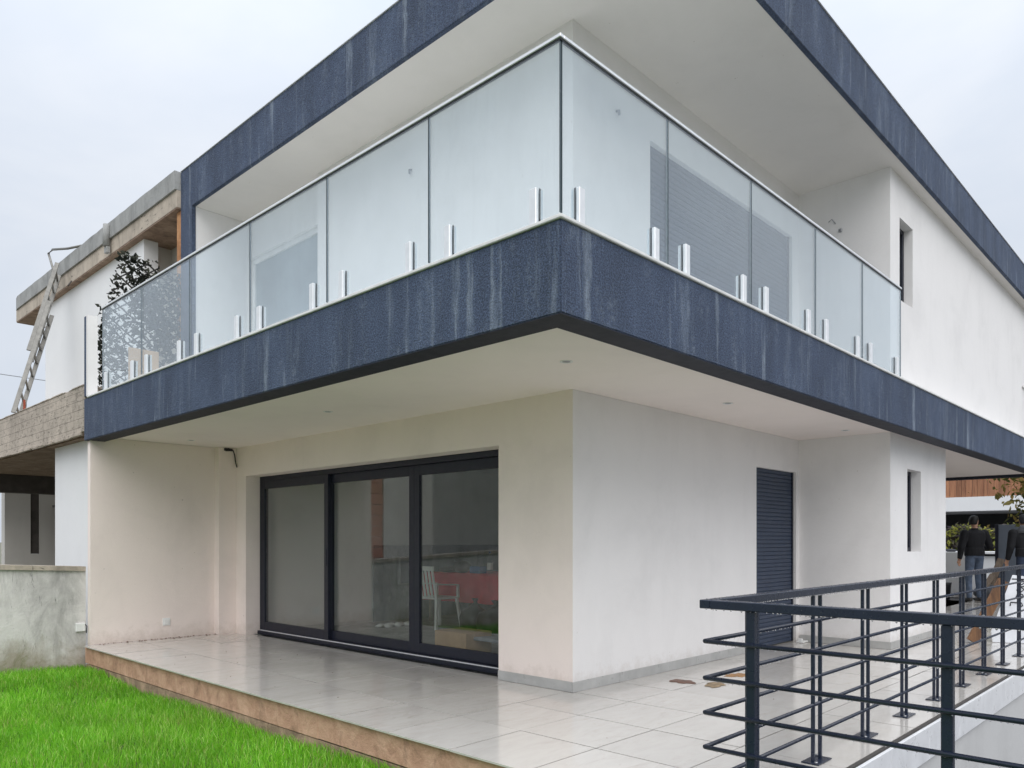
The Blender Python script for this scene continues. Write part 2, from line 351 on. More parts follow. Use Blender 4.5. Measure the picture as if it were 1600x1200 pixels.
# ------------------------------------------------------------------ mesh helpers
class MB:
    def __init__(s): s.v = []; s.f = []; s.sm = []
    def add(s, v, f, smooth=False):
        o = len(s.v); s.v += [tuple(p) for p in v]; s.f += [tuple(i + o for i in q) for q in f]; s.sm += [smooth] * len(f); return s
    def box(s, x0, x1, y0, y1, z0, z1, R=None, c=None):
        v = [(x, y, z) for z in (z0, z1) for y in (y0, y1) for x in (x0, x1)]
        if R is not None:
            v = [tuple(R @ Vector(p) + Vector(c)) for p in v]
        return s.add(v, [(0, 2, 3, 1), (4, 5, 7, 6), (0, 1, 5, 4), (2, 6, 7, 3), (0, 4, 6, 2), (1, 3, 7, 5)])
    def bbox(s, x0, x1, y0, y1, z0, z1, b=.004, R=None, c=None):          # bevelled box
        bm = bmesh.new(); bmesh.ops.create_cube(bm, size=1)
        bmesh.ops.scale(bm, vec=(x1 - x0, y1 - y0, z1 - z0), verts=bm.verts)
        bmesh.ops.translate(bm, vec=((x0 + x1) / 2, (y0 + y1) / 2, (z0 + z1) / 2), verts=bm.verts)
        bmesh.ops.bevel(bm, geom=bm.edges[:], offset=b, segments=1, affect='EDGES')
        vs = [v.co.copy() for v in bm.verts]
        if R is not None: vs = [R @ p + Vector(c) for p in vs]
        bm.verts.index_update(); fs = [[v.index for v in f.verts] for f in bm.faces]; bm.free()
        return s.add(vs, fs)
    def bar(s, a, b, wx, wy, upv=(0, 0, 1)):                              # box beam from a to b
        a = Vector(a); b = Vector(b); d = (b - a).normalized(); upv = Vector(upv)
        if abs(d.dot(upv)) > .98: upv = Vector((1, 0, 0))
        x = d.cross(upv).normalized(); y = x.cross(d).normalized()
        v = [p + x * sx * wx / 2 + y * sy * wy / 2 for p in (a, b) for sx, sy in ((-1, -1), (1, -1), (1, 1), (-1, 1))]
        return s.add(v, [(3, 2, 1, 0), (4, 5, 6, 7), (0, 1, 5, 4), (1, 2, 6, 5), (2, 3, 7, 6), (3, 0, 4, 7)])
    def tube(s, pts, r, n=8, cap=True):
        pts = [Vector(p) for p in pts]; rs = r if isinstance(r, (list, tuple)) else [r] * len(pts)
        rings = []; prev = None
        for i, p in enumerate(pts):
            d = (pts[min(i + 1, len(pts) - 1)] - pts[max(i - 1, 0)]).normalized()
            if prev is None:
                x = d.cross(Vector((0, 0, 1)) if abs(d.z) < .95 else Vector((1, 0, 0))).normalized()
            else: x = (prev - d * prev.dot(d)).normalized()
            prev = x; y = d.cross(x)
            rings.append([p + (x * math.cos(2 * math.pi * k / n) + y * math.sin(2 * math.pi * k / n)) * rs[i] for k in range(n)])
        v = [q for rg in rings for q in rg]; f = []
        for i in range(len(pts) - 1):
            for k in range(n):
                a = i * n + k; b = i * n + (k + 1) % n
                f.append((a, b, b + n, a + n))
        s.add(v, f, True)
        if cap:
            o = len(s.v) - len(v)
            s.f += [tuple(o + k for k in reversed(range(n))), tuple(o + (len(pts) - 1) * n + k for k in range(n))]; s.sm += [False, False]
        return s
    def rings(s, data, n=14, cap=True):       # data: list of (centre, xvec, yvec) ellipse rings
        v = []
        for c, x, y in data:
            c = Vector(c); x = Vector(x); y = Vector(y)
            v += [c + x * math.cos(2 * math.pi * k / n) + y * math.sin(2 * math.pi * k / n) for k in range(n)]
        f = [(i * n + k, i * n + (k + 1) % n, (i + 1) * n + (k + 1) % n, (i + 1) * n + k) for i in range(len(data) - 1) for k in range(n)]
        if cap: f += [tuple(reversed(range(n))), tuple((len(data) - 1) * n + k for k in range(n))]
        return s.add(v, f, True)
    def ball(s, c, r, seg=8, rg=5):
        r = (r, r, r) if isinstance(r, (int, float)) else r
        d = []
        for i in range(rg + 1):
            t = math.pi * (i + .02) / (rg + .04) - math.pi / 2
            d.append(((c[0], c[1], c[2] + r[2] * math.sin(t)), (r[0] * math.cos(t), 0, 0), (0, r[1] * math.cos(t), 0)))
        return s.rings(d, seg)
    def wall(s, axis, c0, c1, u0, u1, z0, z1, holes=()):
        """wall slab between planes axis=c0..c1 spanning u0..u1, z0..z1, with rectangular holes (ua, ub, za, zb)"""
        us = sorted({u0, u1, *[min(max(h[i], u0), u1) for h in holes for i in (0, 1)]}); zs = sorted({z0, z1, *[min(max(h[i], z0), z1) for h in holes for i in (2, 3)]})
        P = (lambda c, u, z: (c, u, z)) if axis == 'x' else (lambda c, u, z: (u, c, z))
        def solid(i, j):
            if i < 0 or j < 0 or i >= len(us) - 1 or j >= len(zs) - 1: return False
            um = (us[i] + us[i + 1]) / 2; zm = (zs[j] + zs[j + 1]) / 2
            return not any(h[0] < um < h[1] and h[2] < zm < h[3] for h in holes)
        for i in range(len(us) - 1):
            for j in range(len(zs) - 1):
                if not solid(i, j): continue
                a, b, c, d = us[i], us[i + 1], zs[j], zs[j + 1]
                for cc in (c0, c1): s.add([P(cc, a, c), P(cc, b, c), P(cc, b, d), P(cc, a, d)], [(0, 1, 2, 3)])
                if not solid(i - 1, j): s.add([P(c0, a, c), P(c1, a, c), P(c1, a, d), P(c0, a, d)], [(0, 1, 2, 3)])
                if not solid(i + 1, j): s.add([P(c0, b, c), P(c1, b, c), P(c1, b, d), P(c0, b, d)], [(0, 1, 2, 3)])
                if not solid(i, j - 1): s.add([P(c0, a, c), P(c1, a, c), P(c1, b, c), P(c0, b, c)], [(0, 1, 2, 3)])
                if not solid(i, j + 1): s.add([P(c0, a, d), P(c1, a, d), P(c1, b, d), P(c0, b, d)], [(0, 1, 2, 3)])
        return s
    def build(s, name, material, parent=None, fix=True, recenter=True):
        return link_mesh(name, s.v, s.f, s.sm, material, parent, fix, recenter)

WL = {}                                    # world location of every object made here
def link_mesh(name, v, f, sm, material, parent=None, fix=True, recenter=True):
    a = np.array(v, dtype=float)
    c = (a.min(0) + a.max(0)) / 2; c[2] = a[:, 2].min()
    if not recenter: c[:] = 0
    me = bpy.data.meshes.new(name); me.from_pydata((a - c).tolist(), [], f)
    if fix:
        bm = bmesh.new(); bm.from_mesh(me); bmesh.ops.remove_doubles(bm, verts=bm.verts, dist=1e-5)
        bmesh.ops.recalc_face_normals(bm, faces=bm.faces); bm.to_mesh(me); bm.free()
    if any(sm):
        if len(me.polygons) == len(sm): me.polygons.foreach_set('use_smooth', list(map(bool, sm)))
        else: me.polygons.foreach_set('use_smooth', [True] * len(me.polygons))
    for mm in (material if isinstance(material, (list, tuple)) else [material]): me.materials.append(mm)
    o = bpy.data.objects.new(name, me); COL.objects.link(o)
    put(o, Vector(c), parent)
    return o
def put(o, wloc, parent=None):
    WL[o.name] = Vector(wloc)
    if parent is not None:
        o.parent = parent; o.location = Vector(wloc) - WL[parent.name]
    else: o.location = wloc
def thing(name, label, cat, loc, group=None):
    o = bpy.data.objects.new(name, None); COL.objects.link(o); o.empty_display_size = .2
    put(o, Vector(loc)); tag(o, label, cat, group); return o
def tag(o, label, cat, group=None):
    o['label'] = label; o['category'] = cat
    if group: o['group'] = group
    return o
def kind(o, k): o['kind'] = k; return o
def inst(src, wloc, parent, scale=None):
    o = src.copy(); COL.objects.link(o); put(o, wloc, parent)
    if scale: o.scale = scale
    return o

# ------------------------------------------------------------------ levels
TX = -1.85            # terrace edge towards the lawn
TY = -2.41            # terrace edge towards the sunken court
FX, FY = -1.81, -1.39 # outer faces of the balcony band
Z1, Z2 = 2.5, 2.45    # soffit, underside of balcony band
ZB = 2.95             # top of the balcony band
ZC = 5.55; ZR = 6.08  # upper soffit, top of roof band
RX, RY = -.65, -1.24  # outer faces of the roof band
YW = 5.98             # party wall, inner face
YE = 6.07             # end of the house on the neighbour's side
NX, NY = 4.45, -1.07  # projecting block on the right side
GZ = -.34             # lawn

# ------------------------------------------------------------------ setting: ground, court, terrace
g = MB()
px0, px1, py0, py1 = -1.64, 13.0, -8.5, TY - .02
R0 = 900
for a, b, c, d in ((-R0, px0, -R0, R0), (px1, R0, -R0, R0), (px0, px1, -R0, py0), (px0, px1, py1, R0)):
    g.add([(a, c, GZ - .03), (b, c, GZ - .03), (b, d, GZ - .03), (a, d, GZ - .03)], [(0, 1, 2, 3)])
kind(g.build('ground', M['ground'], recenter=False, fix=False), 'structure')
l = MB(); nx, ny = 30, 44
lx = np.linspace(-12, TX + .05, nx); ly = np.linspace(-10, 6.2, ny)
def lawn_z(x, y): return GZ + .02 * math.sin(x * 1.7 + y) + .015 * math.sin(y * 2.3 - x * .7) + (.03 if y > 5.2 else 0) + .055 * min(1, max(0, (4.2 - y) / 3.0))
l.add([(x, y, lawn_z(x, y)) for x in lx for y in ly], [(i * ny + j, (i + 1) * ny + j, (i + 1) * ny + j + 1, i * ny + j + 1) for i in range(nx - 1) for j in range(ny - 1)], True)
kind(l.build('lawn', M['soil'], recenter=False, fix=False), 'structure')

ct = kind(thing('sunken_court', 'x', 'x', (px0, py0, -2.4)), 'structure'); del ct['label']; del ct['category']
MB().add([(px0, py0, -2.4), (px1, py0, -2.4), (px1, py1, -2.4), (px0, py1, -2.4)], [(0, 1, 2, 3)]).build('court_floor', M['asphalt'], ct)
MB().box(px0, px1, py1, py1 + .18, -2.4, -.035).build('court_wall', M['pit'], ct)
MB().box(px0 - .2, px0, py0, py1 - .0, -2.4, -.005).build('court_wall', M['pit'], ct)
MB().box(px0, px1, py0 - .2, py0, -2.4, -.3).build('court_wall', M['pit'], ct)
MB().box(px1, px1 + .2, py0 - .2, py1, -2.4, -.03).build('court_wall', M['pit'], ct)
# row of pale tiles facing the edge of the terrace over the court
src = None; L_ = .775
for k in range(18):
    x0 = px0 + .13 + k * L_
    if src is None: src = o = MB().bbox(x0 + .002, x0 + L_ - .002, py1 - .022, py1 - .001, -.236, -.012, .002).build('edge_tile', M['edge_tile'], ct)
    else: inst(src, WL[src.name] + Vector((k * L_, 0, 0)), ct)

tr = kind(thing('terrace', 'x', 'x', (TX, TY, 0)), 'structure'); del tr['label']; del tr['category']
MB().box(TX + .062, 13.55, py1 + .001, 0, GZ - .03, -.0028).build('bedding', M['grout'], tr)
MB().box(TX + .062, .0, 0.001, YW, GZ - .03, -.0028).build('bedding', M['grout'], tr)
T = .62; tiles = {}
def tile_at(x0, x1, y0, y1):
    g_ = .0040; key = (round(x1 - x0, 3), round(y1 - y0, 3))
    z = random.uniform(-.0011, .0011)
    if key not in tiles:
        tiles[key] = MB().box(x0 + g_, x1 - g_, y0 + g_, y1 - g_, -.0115, 0).build('tile', M['tile'], tr)
        o = tiles[key]
    else: o = inst(tiles[key], Vector(((x0 + x1) / 2, (y0 + y1) / 2, -.0115)), tr)
    o.location.z += z; o.rotation_euler = (random.uniform(-.0016, .0016), random.uniform(-.0016, .0016), 0)
xs = [TX] + [-1.22 + T * k for k in range(0, 24)]; xs = [x for x in xs if x < 13.5] + [13.55]
ys = [TY] + [-1.79 + T * k for k in range(0, 3)] + [.06]
for i in range(len(xs) - 1):
    for j in range(len(ys) - 1):
        x0, x1, y0, y1 = xs[i], xs[i + 1], ys[j], ys[j + 1]
        if x0 >= NX + .5 and x1 < 6.7 and y0 > NY: continue
        tile_at(x0, x1, y0, y1)
ys2 = [.06 + T * k for k in range(10)] + [YW]
xs2 = [TX, -1.22, -.6, .10]
for i in range(3):
    for j in range(len(ys2) - 1): tile_at(xs2[i], xs2[i + 1], ys2[j], ys2[j + 1])
# rendered clay coloured edge of the terrace, in lengths, above a set back footing
yy = [-8.5, -6.1, -3.4, -1.2, .95, 2.88, 4.75, YW + .06]
for a, b in zip(yy[:-1], yy[1:]):
    e = MB().bbox(TX + .042, TX + .061, a + .0015, b - .0015, -.215 + random.uniform(-.004, .004), -.014, .004).build('edge_board', M['edge'], tr)
for a, b in ((-8.5, -2.0), (-2.0, 1.7), (1.7, YW + .06)):
    MB().bbox(TX + .05, TX + .061, a + .002, b - .002, GZ - .03, -.222, .006).build('footing', M['edge2'], tr)
MB().box(TX + .05, px0 - .2, -8.5, py1, GZ - .03, -.004).build('bedding', M['grout'], tr)

# drive beyond the house
kind(MB().add([(13.56, -14, -.03), (40, -14, -.03), (40, 14, -.03), (13.56, 14, -.03)], [(0, 1, 2, 3)]).build('driveway', M['asphalt']), 'structure')

# ------------------------------------------------------------------ the house
H = thing('modern_house', 'two storey white house with slate blue roof band and wraparound glass fronted balcony', 'house', (0, 0, 0))
DY0, DY1, DZ = .86, 5.58, 2.11        # sliding door opening
SX0, SX1, SZ = 3.30, 4.37, 2.095      # roller shutter door opening
# ground floor walls
MB().wall('x', 0, .3, .002, YW + .1, 0, Z1, [(DY0, DY1, -1, DZ)]).build('front_wall', M['warm_bounce'], H)
MB().wall('y', 0, .299, .001, NX, 0, Z1 - .001, [(SX0, SX1, -1, SZ)]).build('side_wall', M['white'], H)
MB().wall('y', NY, NY + .3, NX, 6.73, 0, Z1 - .0, [(5.07, 5.61, 1.115, 2.12)]).build('side_wall', M['white'], H)
MB().box(NX, NX + .3, NY + .3, .3, 0, Z1).build('side_wall', M['white'], H)
MB().wall('x', 6.43, 6.73, NY + .3, 9, 0, Z1, [(.6, 3.3, -1, 2.25)]).build('rear_wall', M['white'], H)  # opening added out of view, only to let daylight into the room
MB().box(-1.77, -.24, YW, YE, 0, Z1 - .002).build('party_wall', M['warm_bounce'], H)
MB().box(-.24, .0, YW - .13, YE, 0, Z1 - .002).build('pilaster', M['warm_bounce'], H)
# balcony slab, its rough blue band and drip strip, soffits
MB().box(-1.605, 12.0, -1.185, .299, Z1 + .004, ZB - .02).box(-1.605, .299, .3, YE, Z1 + .004, ZB - .02).build('balcony_slab', M['soffit'], H)
MB().box(-1.607, 0 - .0, -1.187, YW - .001, Z1, Z1 + .003).build('lower_soffit', M['warm_bounce_soffit'], H)
MB().box(0.001, 12.0, -1.187, -.001, Z1, Z1 + .003).box(6.731, 12, 0, 9, Z1, Z1 + .003).build('lower_soffit', M['warm_bounce_soffit'], H)
def prism(poly, z0, z1, name, mt, parent, b=.005):
    bm = bmesh.new(); f = bm.faces.new([bm.verts.new((x, y, z0)) for x, y in poly])
    r = bmesh.ops.extrude_face_region(bm, geom=[f]); bmesh.ops.translate(bm, vec=(0, 0, z1 - z0), verts=[g for g in r['geom'] if isinstance(g, bmesh.types.BMVert)])
    bmesh.ops.recalc_face_normals(bm, faces=bm.faces[:])
    if b: bmesh.ops.bevel(bm, geom=bm.edges[:], offset=b, segments=2, affect='EDGES')
    bm.verts.index_update(); mb = MB().add([v.co[:] for v in bm.verts], [[v.index for v in f.verts] for f in bm.faces]); bm.free()
    return mb.build(name, mt, parent)
def ell(x0, y0, x1, y1, tx, ty):     # L outline: outer corner (x0, y0), ends x1 and y1, thicknesses
    return [(x0, y0), (x1, y0), (x1, y0 + ty), (x0 + tx, y0 + ty), (x0 + tx, y1), (x0, y1)]
prism(ell(FX, FY, 12.2, YE, .202, .2), Z2 + .006, ZB, 'balcony_band', M['fascia'], H)
MB().box(12.001, 12.2, FY + .201, 9, Z2 + .006, ZB).build('balcony_band', M['fascia_smooth'], H)
prism(ell(FX + .004, FY + .004, 12.196, YE - .004, .196, .192), Z2, Z2 + .0055, 'drip_strip', M['fascia_smooth'], H, 0)
MB().box(12.003, 12.198, FY + .199, 9, Z2, Z2 + .0055).build('drip_strip', M['fascia_smooth'], H)
prism(ell(FX - .014, FY - .014, 12.2, 5.94, .335, .325), ZB + .001, ZB + .022, 'coping', M['coping'], H, .004)
MB().box(-1.5, 0, FY + .301, 5.94, ZB - .019, ZB + .012).box(0, NX, FY + .301, 0, ZB - .019, ZB + .012).build('balcony_floor', M['coping'], H)
# low end post of the balcony on the neighbour's side
MB().bbox(FX, FX + .055, 6.005, YE, ZB + .031, 3.94, .004).build('end_post', M['fascia'], H)
MB().box(FX + .003, -1.70, 5.948, 6.0045, ZB + .031, 3.94).build('end_post', M['white'], H)
# upper floor walls
uz0, uz1 = ZB - .015, ZC
MB().wall('x', 0, .3, .002, 3.84, uz0, uz1).build('upper_wall', M['white'], H)
MB().wall('x', .12, .3, 3.84, YE, uz0, uz1, [(3.86, 5.72, -1, 5.05)]).build('upper_wall', M['white'], H)
MB().wall('y', 0, .299, .001, NX, uz0 + .001, uz1, [(1.14, 4.26, -1, 4.985)]).build('upper_wall', M['white'], H)
MB().wall('y', NY, NY + .3, NX, 13.2, ZB + .031, uz1, [(4.78, 5.28, 4.10, 5.07), (11.75, 12.9, 0, 4.1)]).build('upper_wall', M['white'], H)
MB().box(NX, NX + .3, NY + .3, .3, uz0, uz1).build('upper_wall', M['white'], H)
MB().box(13.201, 13.4, NY, 9, ZB, uz1).build('upper_wall', M['white'], H)
# roof with its rough blue band; blue leg on the neighbour's side
MB().box(RX + .05, 13.5, RY + .05, YE - .001, ZC + .005, ZR - .02).build('roof_slab', M['roof_concrete'], H)
MB().box(RX + .003, 13.5, RY + .003, 5.749, ZC, ZC + .0045).build('roof_soffit', M['soffit'], H)
prism(ell(RX, RY, 13.55, YE, .049, .049), ZC - .004, ZR, 'roof_band', M['fascia'], H, .004)
MB().box(RX - .001, RX + .05, 5.74, YE + .001, ZB + .032, ZR - .006).build('roof_leg', M['fascia'], H)
MB().box(RX + .051, .119, 5.75, YE, ZB + .032, ZC - .001).build('roof_leg', M['white'], H)
prism(ell(RX - .012, RY - .012, 13.56, YE, .1, .1), ZR + .001, ZR + .012, 'roof_trim', M['alu'], H, .002)

# skirting tiles
def skirting(axis, a, b, c, sgn):
    n = max(1, round(abs(b - a) / .62)); st = (b - a) / n
    for k in range(n):
        p, q = sorted((a + k * st, a + (k + 1) * st)); p += .0012; q -= .0012
        lo, hi = sorted((c + sgn * .001, c + sgn * .011))
        mb = MB()
        if axis == 'x': mb.bbox(lo, hi, p, q, .0008, .085, .0015)
        else: mb.bbox(p, q, lo, hi, .0008, .085, .0015)
        mb.build('skirting_tile', M['skirt'], H)
skirting('x', .0, .86, 0, -1); skirting('y', -.011, SX0 - .02, 0, -1); skirting('x', -.012, NY - .011, NX, -1); skirting('y', NX, 6.73, NY, -1)

# lift-and-slide door
D = MB()
def frame(mb, x0, x1, y0, y1, z0, z1, wv, wh):
    mb.bbox(x0, x1, y0, y0 + wv, z0, z1, .003).bbox(x0, x1, y1 - wv, y1, z0, z1, .003)
    mb.bbox(x0, x1, y0 + wv, y1 - wv, z1 - wh, z1, .003).bbox(x0, x1, y0 + wv, y1 - wv, z0, z0 + wh, .003)
frame(D, .2, .298, DY0, DY1, .005, DZ, .055, .06)
door = D.build('sliding_door', M['navy_frame'], H)
def leaf(x0, y0, y1, wl=.085):
    f = MB(); frame(f, x0, x0 + .045, y0, y1, .066, DZ - .061, wl, .105)
    f.build('door_leaf', M['navy_frame'], door)
    MB().box(x0 + .016, x0 + .028, y0 + wl - .008, y1 - wl + .008, .165, DZ - .16).build('pane', M['door_glass'], door)
leaf(.198, 3.93, DY1 - .045); leaf(.25, 2.37, 4.02); leaf(.25, DY0 + .045, 2.369)
MB().box(.19, .2, DY0 + .05, DY1 - .02, .048, .058).build('threshold', M['alu'], door)
MB().bbox(.165, .1995, DY0, DY1, .002, .0475, .003).build('sill', M['navy_frame'], door)
MB().bbox(.192, .2, 3.955, 3.975, .95, 1.15, .002).build('handle', M['navy_frame'], door)

# roller shutters
def shutter(axis, u0, u1, z0, z1, c, pitch, mt, name='roller_shutter'):
    m_ = MB()
    if axis == 'y':
        m_.bbox(u0, u0 + .035, c - .012, c + .03, z0, z1, .002).bbox(u1 - .035, u1, c - .012, c + .03, z0, z1, .002).box(u0 + .035, u1 - .035, c + .016, c + .03, z0, z1)
    else:
        m_.bbox(c - .012, c + .03, u0, u0 + .035, z0, z1, .002).bbox(c - .012, c + .03, u1 - .035, u1, z0, z1, .002).box(c + .016, c + .03, u0 + .035, u1 - .035, z0, z1)
    s_ = m_.build(name, M['navy_frame'] if mt is M['shutter'] else mt, H)
    n = int((z1 - z0) / pitch); first = None
    for k in range(n):
        za = z0 + k * (z1 - z0) / n; h = (z1 - z0) / n
        if first is None:
            q = MB(); prof = [(0.006, 0), (.0008, .08), (-.0012, .35), (-.0012, .6), (.0008, .9), (.006, .97)]
            a, b = u0 + .036, u1 - .036
            P = (lambda u, d, z: (u, c + d, z)) if axis == 'y' else (lambda u, d, z: (c + d, u, z))
            vs = [P(u, d, za + t * h) for u in (a, b) for d, t in prof]; m2 = len(prof)
            q.add(vs, [(i, i + 1, m2 + i + 1, m2 + i) for i in range(m2 - 1)] + [(m2 - 1, 0, m2, 2 * m2 - 1), tuple(range(m2)), tuple(range(2 * m2 - 1, m2 - 1, -1))])
            first = q.build('slat', mt, s_)
        else: inst(first, WL[first.name] + Vector((0, 0, k * h)), s_)
    return s_
shutter('y', SX0, SX1, .012, SZ, .045, .046, M['shutter'])
shutter('y', 1.14, 4.26, ZB + .02, 4.985, .05, .055, M['shutter'])
pd = MB().bbox(.16, .2, 3.86, 3.93, ZB + .02, 5.05, .003).bbox(.16, .2, 5.65, 5.72, ZB + .02, 5.05, .003).bbox(.16, .2, 3.931, 5.649, 4.98, 5.05, .003).build('balcony_door', M['coping'], H)
MB().box(.185, .2, 3.93, 5.65, ZB + .02, 4.98).build('closed_blind', M['pale_shutter'], pd)
# narrow windows
def narrow(x0, x1, z0, z1, y):
    f = MB()
    f.bbox(x0, x0 + .05, y, y + .06, z0, z1, .003).bbox(x1 - .05, x1, y, y + .06, z0, z1, .003).bbox(x0 + .05, x1 - .05, y, y + .06, z0, z0 + .05, .003).bbox(x0 + .05, x1 - .05, y, y + .06, z1 - .05, z1, .003)
    f = f.build('narrow_window', M['navy_frame'], H)
    MB().box(x0 + .045, x1 - .045, y + .025, y + .035, z0 + .045, z1 - .045).build('pane', M['door_glass'], f)
    MB().box(x0, x1, y + .07, y + .09, z0, z1).build('blind', M['dark'], f)
narrow(4.78, 5.28, 4.10, 5.07, NY + .10); narrow(5.07, 5.61, 1.115, 2.12, NY + .115)
# plain white door-like panel far along the upper wall
wp = MB().bbox(11.75, 12.9, NY + .03, NY + .07, ZB + .032, 4.1, .004).build('white_panel', M['white'], H)
# downlights, socket, loose wires, ceiling spot marks
first = None
for x, y in ((-.785, -.58), (-.785, 2.405), (1.476, -.61), (-.785, 5.45), (3.95, -.75)):
    if first is None:
        d = MB(); n = 20
        for r0, r1, za, zb in ((.047, .047, Z1 - .004, Z1), (.034, .047, Z1 - .004, Z1 - .004), (.034, .026, Z1 - .004, Z1 - .0005)):
            d.rings([((x, y, za), (r0, 0, 0), (0, r0, 0)), ((x, y, zb), (r1, 0, 0), (0, r1, 0))], n, cap=False)
        first = d.build('downlight', M['socket'], H)
        MB().rings([((x, y, Z1 - .0022), (.03, 0, 0), (0, .03, 0)), ((x, y, Z1 - .0008), (.03, 0, 0), (0, .03, 0))], n).build('lens', M['steel'], first)
    else:
        o = inst(first, Vector((x, y, WL[first.name].z)), H); lc = inst(first.children[0], Vector((x, y, Z1 - .0022)), o)
so = MB().bbox(-.925, -.828, YW - .012, YW - .001, .165, .262, .004).build('wall_socket', M['socket'], H)
MB().bbox(-.905, -.848, YW - .0165, YW - .0125, .185, .242, .002).build('socket_cover', M['socket'], so)
MB().tube([(-.12, YW - .14, 2.488), (-.06, YW - .17, 2.46), (-.03, YW - .15, 2.40), (-.02, YW - .16, 2.30), (.02 - .04, YW - .19, 2.24)], .008, 7).tube([(-.15, YW - .14, 2.49), (-.16, YW - .16, 2.45), (-.12, YW - .17, 2.455)], .007, 6).build('loose_cable', M['rubber'], H)
MB().box(-.17, -.05, YW - .1335, YW - .1305, 2.455, 2.49).build('cable_hole', M['dark'], H)
MB().tube([(0, 2.10, 5.01), (-.03, 2.10, 5.0), (-.035, 2.09, 4.96)], .012, 6).build('wall_wire', M['steel'], H)
MB().tube([(.606, 0, 5.036), (.606, -.03, 5.03), (.6, -.035, 4.99)], .012, 6).build('wall_wire', M['steel'], H)
MB().bbox(NX - .02, NX - .001, -.53, -.49, 4.95, 4.99, .004).build('wall_lamp_stub', M['steel'], H)
MB().tube([(NX, -.45, 5.07), (NX - .04, -.42, 5.12), (NX - .03, -.38, 5.10)], .006, 5).build('wall_wire', M['steel'], H)

# room behind the sliding door
MB().box(.301, 6.42, .302, 5.72, -.05, -.002).build('room_floor', M['roomfloor'], H)
MB().box(.301, 6.42, 5.721, 5.97, 0, 2.49).build('room_wall', M['roomwall'], H)
MB().wall('x', 5.0, 5.1, .302, 5.72, 0, 2.49, [(.6, 3.3, -1, 2.25)]).build('room_wall', M['roomwall'], H)  # same added unseen opening, passing daylight through the back wall
MB().box(.301, 4.99, .302, .36, 0, 2.49).build('room_wall', M['roomwall'], H)
MB().box(.301, 4.99, .361, 5.72, 2.46, 2.499).build('room_ceiling', M['roomwall'], H)
MB().box(2.15, 4.98, 5.69, 5.7195, .0, 1.18).build('raw_render', M['roomgrey'], H)

# ------------------------------------------------------------------ glass balustrade
B = thing('glass_balustrade', 'frameless pale green glass balustrade with thin white top rail along the balcony', 'balustrade', (FX, FY, ZB))
GX, GY = FX + .035, FY + .035; g0, g1 = ZB + .052, 3.925
jl = [FY + .03, -.28, .875, 2.037, 3.21, 4.384, 5.54]; jr = [FX + .03, -.723, .417, 1.601, 2.72, 3.86]
for i in range(6):
    a, b = jl[i] + .005, jl[i + 1] - .005
    p = MB().box(GX - .006, GX + .006, a, b, g0, g1).build('glass_panel', M['balcony_glass'], B)
    MB().box(GX - .0065, GX + .0065, a - .0025, a - .0002, g0, g1).box(GX - .0065, GX + .0065, b + .0002, b + .0025, g0, g1).build('panel_edge', M['glass_edge'], p)
for i in range(5):
    a, b = jr[i] + .005, jr[i + 1] - .005
    if i == 0: a += .012
    p = MB().box(a, b, GY - .006, GY + .006, g0, g1).build('glass_panel', M['balcony_glass'], B)
    MB().box(a - .0025, a - .0002, GY - .0065, GY + .0065, g0, g1).box(b + .0002, b + .0025, GY - .0065, GY + .0065, g0, g1).build('panel_edge', M['glass_edge'], p)
MB().bbox(GX - .016, GX + .016, GY - .016, jl[-1] + .0, g1 + .004, g1 + .025, .003).build('top_rail', M['alu'], B)
MB().bbox(GX + .0165, jr[-1], GY - .016, GY + .016, g1 + .004, g1 + .025, .003).build('top_rail', M['alu'], B)
MB().box(GX - .009, GX + .009, GY - .009, jl[-1], g1 - .006, g1 + .0035).build('rail_gasket', M['rubber'], B)
MB().box(GX + .0095, jr[-1], GY - .009, GY + .009, g1 - .006, g1 + .0035).build('rail_gasket', M['rubber'], B)
s1 = s2 = None
def spig(axis, u):
    z0, z1_ = ZB + .0225, ZB + .225
    a, b = MB(), MB()
    if axis == 'l':
        a.bbox(GX - .032, GX - .0065, u - .026, u + .026, z0, z1_, .004).bbox(GX + .0065, GX + .03, u - .026, u + .026, z0, z1_, .004).box(GX - .0065, GX + .0065, u - .026, u + .026, z0, z0 + .018)
        b.box(GX - .0062, GX + .0062, u - .0275, u - .0262, z0 + .02, z1_)
    else:
        a.bbox(u - .026, u + .026, GY - .032, GY - .0065, z0, z1_, .004).bbox(u - .026, u + .026, GY + .0065, GY + .03, z0, z1_, .004).box(u - .026, u + .026, GY - .0065, GY + .0065, z0, z0 + .018)
        b.box(u - .0275, u - .0262, GY - .0062, GY + .0062, z0 + .02, z1_)
    return a, b
for axis, us in (('l', [-1.184, -.479, -.10, .661, 1.048, 1.853, 2.241, 3.031, 3.411, 4.212, 4.596, 5.386]), ('r', [-1.623, -.884, -.522, .266, .628, 1.414, 1.796, 2.55, 2.895, 3.684])):
    f0 = None
    for u in us:
        if f0 is None:
            a, b = spig(axis, u); f0 = a.build('spigot', M['alu'], B); k0 = b.build('spigot_gasket', M['rubber'], f0); u0 = u
        else:
            dlt = Vector((0, u - u0, 0)) if axis == 'l' else Vector((u - u0, 0, 0))
            o = inst(f0, WL[f0.name] + dlt, B); inst(k0, WL[k0.name] + dlt, o)

